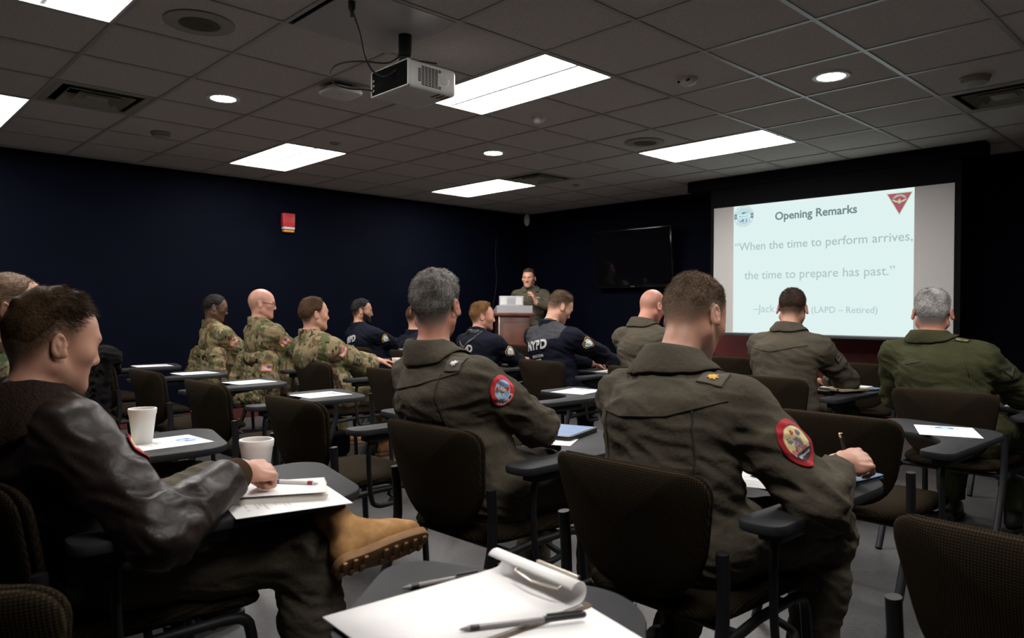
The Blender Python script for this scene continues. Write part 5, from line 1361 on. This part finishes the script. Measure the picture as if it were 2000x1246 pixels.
# flier writing with a pen, centre right
p = pose((-.055, .075, 1.155), 4, -30, 4, nk=(.01, -.115, -.125), pel=(0, -.06, .555), slump=.085, sh=.184, drop=.108, rw=(.305, .225, .758), lw=(-.08, .30, .74), rp=(.55, -.7, -.5), syaw=-4, rhd=(.42, .88, .10), rhn=(-.45, .42, -.78),
         ra=(.20, .30, .10), rk=(.19, .42, .52), la=(-.12, .02, .10), lk=(-.17, .38, .52))
q3 = person('person with cropped brown hair in a flight suit, writing with a pen', CH['A7'], p, SK['fair'], (.12, .080, .052), dict(t=.0055, top=.007, front=.085, side=.030, back=-.030, fade=.06, under=.06, strands=16000, len=.0075, flow=(.05, -.1, -.6), stand=.7, nf=70),
    'flight', h=.0075, b=1.04, seed=31, hands=(1, -1), cutw=.03, amp=.009, stub=.2, hcurl={1: dict(curl=(.95, 1.0, 1.05, 1.1), thumb=(.55, .45), spread=.05)}, hfine=.003, collar_kw=dict(r0=.070, fall=.045, tilt=.15))
c3 = q3['cloth']; bk = p.N - p.ax * .15 - p.fwd * .14
strip_on('seam', q3['bvh'], [(-.20, .05), (-.07, .02), (.07, .02), (.20, .05)], bk, p.fwd, p.ax, .005, M_seam, c3)
strip_on('seam', q3['bvh'], [(.13, .04), (.132, -.08), (.12, -.2)], bk, p.fwd, p.ax, .004, M_seam, c3); strip_on('seam', q3['bvh'], [(-.13, .04), (-.132, -.08), (-.12, -.2)], bk, p.fwd, p.ax, .004, M_seam, c3)
rank(q3['bvh'], p.S[1] - p.side * .035 + p.ax * .02, nrm(-p.ax * .8 + p.fwd * .9), p.fwd, c3, (.75, .42, .07))
mid = p.S[1] * .66 + p.E[1] * .34
polar_patch('shoulder_patch', q3['bvh'], mid + p.side * .05, (-.80, .60, -.10), nrm(p.S[1] - p.E[1]), .088, .115, circ, red_oval, A_patch, c3, off=.005)
hx = V3(CH['A7'][0], CH['A7'][1], 0) + p.W[1] + nrm(V3(.42, .88, .10)) * .075 + V3(-.045, .02, -.005)
po = tag(empty('pen', tuple(hx)), 'black pen with a shining tip held in the writing hand', 'pen'); po.rotation_euler = Vector((-.12, -.28, 1)).to_track_quat('Z', 'Y').to_euler()
part('barrel', lambda bm: lathe(bm, [(0, -.05), (.0012, -.05), (.004, -.035), (.0046, -.02), (.0046, .066), (0, .066)], 16), M_black, po)
part('end_cap', lambda bm: lathe(bm, [(0, .066), (.0052, .066), (.0056, .070), (.005, .077), (0, .078)], 16), mat('bright_brass', (.85, .66, .35), .15, 1), po)

# three in camouflage
p = pose((-.02, -.235, 1.18), 18, -14, 0, slump=.03, rw=(.03, .24, .70), lw=(-.04, .22, .70), rp=(.45, -.6, -.6), lp=(-.45, -.6, -.6), pel=(0, -.10, .555))
q = person('person in camouflage with black hair and dark skin, farthest left of the seated trio', CH['B1'], p, SK['dark'], HBK, dict(t=.008, front=.088, side=.025, back=-.035, fade=.03, strands=0, nf=90), 'camo', h=.0105, seed=41, glasses=True, boots=(M_tan, M_sole), b=.98)
flag(q['bvh'], p.S[1] * .72 + p.E[1] * .28 + p.side * .05, (-.95, .25, -.05), nrm(p.S[1] - p.E[1]), q['cloth']); rect_patch('unit_patch', q['bvh'], p.S[1] * .36 + p.E[1] * .64 + p.side * .05, (-.95, .25, 0), nrm(p.S[1] - p.E[1]), .06, .075, unit_sq, A_patch, q['cloth'])
p = pose((-.05, -.235, 1.215), 24, -6, 0, slump=.03, rw=(.03, .24, .70), lw=(-.04, .22, .70), rp=(.45, -.6, -.6), lp=(-.45, -.6, -.6), pel=(0, -.10, .555), sh=.19)
q = person('bald person in camouflage wearing black glasses', CH['B2'], p, SK['pink'], (.20, .14, .10), dict(t=0, bald=1, front=.088, side=.03, back=-.04), 'camo', h=.0105, seed=42, glasses=True, boots=(M_tan, M_sole), b=1.06, eyes=True)
flag(q['bvh'], p.S[1] * .70 + p.E[1] * .30 + p.side * .05, (-.95, .25, -.05), nrm(p.S[1] - p.E[1]), q['cloth']); rect_patch('unit_patch', q['bvh'], p.S[1] * .34 + p.E[1] * .66 + p.side * .05, (-.95, .25, 0), nrm(p.S[1] - p.E[1]), .06, .075, tank_col, A_patch, q['cloth'])
p = pose((-.10, -.235, 1.135), 8, -2, 0, slump=.06, rw=(-.06, .26, .745), lw=(-.02, .46, .735), rp=(1, .25, -.6), lp=(-1, -.2, -.5), pel=(0, -.10, .555), sh=.195, rhd=(-.75, .6, .1), lhd=(.25, .95, -.08), lhn=(.1, -.1, -1))
q = person('person in camouflage with receding brown hair, nearest of the trio, hand by a foam cup', CH['B3'], p, SK['fair'], HB, dict(t=.009, top=.006, front=.105, side=.020, back=-.05, fade=.03, strands=5000, len=.009, flow=(.05, .1, -.6)), 'camo', h=.0095, seed=43, boots=(M_tan, M_sole), b=1.04, eyes=True, hcurl={-1: dict(curl=(.3, .35, .35, .4))}, hfine=.0042)
flag(q['bvh'], p.S[1] * .80 + p.E[1] * .20 + p.side * .05, (-.95, .15, -.1), nrm(p.S[1] - p.E[1]), q['cloth']); rect_patch('unit_patch', q['bvh'], p.S[1] * .34 + p.E[1] * .66 + p.side * .05, (-.95, .2, 0), nrm(nrm(p.S[1] - p.E[1]) + V3(0, -.8, 0)), .07, .07, unit_sq, A_patch, q['cloth'])

# four in navy with big lettering
def back_text(q, p, x, z, wd, small=True):
    c = p.N - p.ax * z + p.side * x - p.fwd * .15
    text_on('lettering', q['bvh'], 'NYPD', c, p.fwd, p.ax, wd, M_grey, q['cloth'], bold=.045, tall=1.15, shear=.06)
    if small:
        text_on('lettering', q['bvh'], 'AVIATION', c - p.ax * (wd * .40), p.fwd, p.ax, wd * .55, M_grey, q['cloth'], bold=.02, tall=1.2); text_on('lettering', q['bvh'], 'UNIT', c - p.ax * (wd * .56), p.fwd, p.ax, wd * .28, M_grey, q['cloth'], bold=.02, tall=1.2)
def badge(q, p, k=.35, w=.088, d=(-.95, .15, -.08)): polar_patch('shield_patch', q['bvh'], p.S[1] * (1 - k) + p.E[1] * k + p.side * .05, d, nrm(p.S[1] - p.E[1]), w, w * 1.15, shield, shield_col, A_patch, q['cloth'], off=.005)
p = pose((-.10, -.195, 1.155), 28, -6, 0, slump=.05, rw=(-.02, .36, .74), lw=(-.06, .36, .74), rp=(1, -.1, -.7), rhd=(-.6, .8, .1), sh=.20)
q = person('bearded person in a navy jacket, between the camouflage and grey-haired persons', CH['C1'], p, SK['tan'], HBK, dict(t=.006, top=.010, front=.085, side=.03, back=-.035, fade=.06, under=.05, nf=90), 'navy', h=.010, seed=51, beard=1.0, eyes=True, brow=.9)
back_text(q, p, -.02, .155, .20); badge(q, p)
p = pose((-.05, -.13, 1.10), 20, -8, 0, slump=.05, rw=(.02, .32, .74), lw=(-.1, .32, .74), sh=.20)
q = person('person in navy hidden except one shoulder behind the grey-haired head', CH['C2'], p, SK['fair'], HB, dict(t=.006, front=.088, side=.03, back=-.035), 'navy', h=.011, seed=52)
back_text(q, p, 0, .18, .20, False)
p = pose((-.08, -.035, 1.112), 32, -4, 0, slump=.07, rw=(-.02, .36, .74), lw=(-.08, .34, .74), rp=(1, -.1, -.7), sh=.20, nk=(0, -.05, -.12))
q = person('ginger-haired person in navy with black harness straps over the shoulders', CH['C3'], p, SK['pink'], (.15, .075, .030), dict(t=.007, top=.014, front=.092, side=.03, back=-.03, fade=.05, under=.05, nf=70, strands=4000, len=.010, flow=(0, -.5, -.3)), 'navy', h=.010, seed=53, stub=.55, eyes=True, brow=.6)
back_text(q, p, -.01, .16, .20, False); badge(q, p, .38)
cc = p.N - p.ax * .12 - p.fwd * .14
for s in (-1, 1): strip_on('harness_strap', q['bvh'], [(s * .105, .12), (s * .09, .05), (s * .03, .0), (0, -.03), (-s * .06, -.12)], cc, p.fwd, p.ax, .024, M_strap, q['cloth'], off=.007)
collar('strap_yoke', p, M_strap, q['cloth'], stand=True, r0=.082, rise=.010, th=.008, gap=.4)
p = pose((-.09, .0, 1.195), 22, -32, 0, nk=(0, -.12, -.125), slump=.07, rw=(.20, .42, .745), lw=(-.05, .36, .74), rp=(1, -.1, -.6), sh=.20, rhd=(-.1, 1, -.1))
q = person('person in navy with grey shoulders looking down to write, in front of the lectern', CH['C4'], p, SK['fair'], (.075, .048, .028), dict(t=.006, top=.014, front=.092, side=.035, back=-.025, fade=.06, under=.05, nf=60, strands=5000, len=.012, flow=(0, .3, -.3)), 'navy', h=.009, seed=54, stub=.2, eyes=True)
Py = q['P']; 
back_text(q, p, -.02, .165, .215)
badge(q, p, .30, .092)
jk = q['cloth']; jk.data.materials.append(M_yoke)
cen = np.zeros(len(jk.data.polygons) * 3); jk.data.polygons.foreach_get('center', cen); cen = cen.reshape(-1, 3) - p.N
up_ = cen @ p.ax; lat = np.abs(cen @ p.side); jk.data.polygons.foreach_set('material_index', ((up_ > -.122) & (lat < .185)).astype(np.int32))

# fliers of the front rows
p = pose((-.13, .06, 1.20), 6, -30, 0, nk=(0, -.12, -.12), slump=.08, sh=.19, rw=(.05, .36, .735), lw=(-.08, .34, .73), rp=(1, -.2, -.6))
person('bald person in a flight suit, head bowed, left of the writing person', CH['C5'], p, SK['ruddy'], (.22, .15, .11), dict(t=0, bald=1, front=.088, side=.03, back=-.04), 'flight', h=.009, seed=61, b=1.02, collar_kw=dict(tilt=.1, fall=.028, out=.012), amp=.008)
p = pose((-.045, .08, 1.185), -20, -24, 0, nk=(.02, -.085, -.12), slump=.085, sh=.195, rw=(.06, .38, .735), lw=(-.06, .36, .735), rp=(1, -.05, -.55), syaw=6)
q = person('dark-haired person in a flight suit seen from behind against the slide', CH['C6'], p, SK['fair'], (.030, .018, .012), dict(t=.006, top=.009, front=.088, side=.03, back=-.042, fade=.05, under=.05, nf=80, strands=6000, len=.008, flow=(0, -.1, -.6)), 'flight', h=.009, seed=62, b=1.06, collar_kw=dict(fall=.026, out=.012), amp=.008)
strip_on('seam', q['bvh'], [(-.18, .03), (0, .0), (.18, .03)], p.N - p.ax * .13 - p.fwd * .14, p.fwd, p.ax, .005, M_seam, q['cloth'])
rect_patch('sleeve_patch', q['bvh'], p.S[1] * .72 + p.E[1] * .28 + p.side * .05, (-.8, .5, -.3), nrm(p.S[1] - p.E[1]), .06, .05, lambda u, v: (.014, .013, .01) if min(u, v, 1 - u, 1 - v) < .14 or (abs(u - .5) < .18 and abs(v - .5) < .12) else (.13, .115, .07), A_patch, q['cloth'], 12, 12)
p = pose((-.115, -.09, 1.165), -14, -6, 0, nk=(.0, -.03, -.125), slump=.06, sh=.198, drop=.10, rw=(.12, .36, .735), lw=(-.18, .30, .70), rp=(1, -.25, -.6))
q = person('white-haired person in a green flight suit at the right', CH['C7'], p, SK['ruddy'], (.20, .19, .18), dict(t=.007, top=.008, front=.088, side=.03, back=-.045, fade=.05, under=.05, grey=(.42, .40, .38), nf=80, strands=7000, len=.008, flow=(0, -.1, -.5)), 'flight', h=.009, seed=63, b=1.12, suit=M_suitg, wide=1.04, belly=.02, collar_kw=dict(r0=.074, fall=.022, out=.010), amp=.008)
strip_on('seam', q['bvh'], [(-.10, .02), (-.02, .02)], p.N - p.ax * .13 - p.fwd * .14, p.fwd, p.ax, .004, M_seam, q['cloth'])
strip_on('seam', q['bvh'], [(.16, .06), (.165, -.06), (.15, -.2)], p.N - p.ax * .15 - p.fwd * .14, p.fwd, p.ax, .005, M_seam, q['cloth'])
rect_patch('rank_patch', q['bvh'], p.S[1] - p.side * .045 + p.ax * .04, nrm(-p.ax + p.fwd * .8), p.ax, .055, .034, lambda u, v: (.012, .012, .01) if min(u, v, 1 - u, 1 - v) < .1 or math.hypot(u - .5, v - .5) < .15 else (.17, .14, .07), A_patch, q['cloth'], 16, 12, off=.005)
rect_patch('sleeve_patch', q['bvh'], p.S[1] * .70 + p.E[1] * .30 + p.side * .05, (-.7, .6, -.2), nrm(p.S[1] - p.E[1]), .065, .055, lambda u, v: (.014, .016, .01) if min(u, v, 1 - u, 1 - v) < .14 or (abs(u - .5) < .2 and abs(v - .5) < .1) else (.05, .055, .025), A_patch, q['cloth'], 12, 12)

# speaker standing at the lectern
sx, sy = .98, -.93
p = pose((0, .0, 1.585), 150, -6, 0, nk=(0, .03, -.125), pel=(0, .05, .93), slump=-.0, sh=.178, drop=.098, syaw=135, rw=(-.20, -.22, 1.15), lw=(.235, -.10, 1.27), rp=(-.8, .5, -.5), lp=(1.0, .1, -.7), lhd=(-.25, -.35, .9), lhn=(-.85, -.5, .1), rhd=(0, -1, -.1),
         rk=(-.08, .03, .50), lk=(.10, .03, .50), ra=(-.09, .06, .10), la=(.11, .06, .10)) 
p.H = {1: p.P + V3(-.09, 0, 0), -1: p.P + V3(.09, 0, 0)}
q = person('person in a flight suit speaking at the lectern, one hand raised', (sx, sy, 0), p, SK['fair'], (.035, .022, .014), dict(t=.006, top=.008, front=.082, side=.03, back=-.04, fade=.04, under=.04, nf=90), 'flight', h=.010, seed=71, eyes=True, brow=.9, hands=(1, -1), hcurl={-1: dict(curl=(.25, .3, .35, .45), thumb=(.2, .2)), (1, 'no'): 1, (-1, 'no'): 1}, stub=.25, hfine=.004)
for s, a in ((1, p.A[1]), (-1, p.A[-1])): boot('boot', a, V3(-.1 * s, -1, 0), V3(0, 0, 1), M_boot, M_boot, q['body'], h=.009)
fr = p.fwd
rect_patch('name_tape', q['bvh'], p.sp[2] + fr * .2 + p.side * -.085 + p.ax * .05, -fr, p.ax, .10, .035, lambda u, v: (.40, .36, .26) if (abs(v - .72) < .16 and abs(u - .5) < .42 * (1 - abs(u - .5))) or (v < .3 and int(u * 12) % 3) else (.03, .03, .02), A_patch, q['cloth'], 24, 10)
part('undershirt', lambda bm: lathe(bm, [(.055, -.05), (.062, .0), (.058, .02), (.054, .03)], 24, at=p.N + V3(0, -.01, .0)), M_tee, q['body'])

# ------------------------------------------------------------------ garments hung on chairs
def hung(key, label, m, sleeve=True, seed=1, name='jacket', wide=.262, low=.40, top=.83, flagp=False, amp=.008):
    x, y, rz = CH[key]; F = Field()
    F.ec(V3(0, -.315, top - .05), V3(0, -.335, low + .05), V3(1, 0, 0), wide, wide * .93, .040, .050, .03); F.ec(V3(0, -.27, top - .045), V3(0, -.245, top - .16), V3(1, 0, 0), wide * .97, wide * .9, .040, .03, .03)
    F.rc(V3(-wide * .8, -.30, top - .05), V3(wide * .8, -.30, top - .05), .055, .055, .04)
    if sleeve:
        F.rc(V3(wide * .86, -.31, top - .07), V3(wide * 1.08, -.325, .58), .062, .070, .03); F.rc(V3(wide * 1.08, -.325, .58), V3(wide * 1.06, -.31, .36), .070, .06, .03)
        F.rc(V3(-wide * .86, -.31, top - .07), V3(-wide * 1.08, -.335, .58), .06, .062, .03); F.rc(V3(-wide * 1.08, -.335, .58), V3(-wide * 1.02, -.32, .40), .062, .05, .03)
    P, Q = surface(*F.grid(.009)); P = relax(P, Q, 2); N = normals(P, Q)
    class D: pass
    P = wrinkle(P, N, None, amp, seed, [(V3(0, -.33, .6), .25)], .9); o = link(name, mesh_quads(name, P, Q), m); o.location = (x, y, 0); o.rotation_euler = (0, 0, rz)
    tag(o, label, 'jacket'); b_ = bvh_of(P, Q)
    if flagp:
        flag(b_, V3(wide * 1.0, -.33, .715), (-.80, .6, 0), V3(0, 0, 1), o, .085); rect_patch('unit_patch', b_, V3(wide * 1.06, -.33, .605), (-.80, .6, 0), V3(0, 0, 1), .085, .105, tank_col, A_patch, o, 34, 40)
    return o
hung('B1', 'camouflage jacket hung on the chair at the far left of the trio', M_ocp, seed=81)
hung('B2', 'camouflage jacket hung on a chair, its sleeve showing a flag and a triangular patch', M_ocp, seed=82, flagp=True)
hung('A2', 'black coat slung over an empty chair at the left', mat('black_shell', (.007, .0065, .0065), .9, bump=(40, .4, .008), spec=.08), seed=83, name='coat', top=.90, wide=.25, sleeve=False)
bg = tag(empty('backpack', (2.45, -4.62, 0)), 'black bag on the floor under the camouflage trio', 'bag')
part('sack', lambda bm: box(bm, (-.13, -.10, 0), (.13, .10, .20), .05, 4), M_blackmat, bg); part('pocket', lambda bm: box(bm, (-.09, -.125, .02), (.09, -.09, .13), .02, 3), M_blackmat, bg)
part('strap', lambda bm: tube(bm, [(-.06, 0, .19), (-.05, 0, .26), (.05, 0, .26), (.06, 0, .19)], .010, 8, sub=2), M_strap, bg)
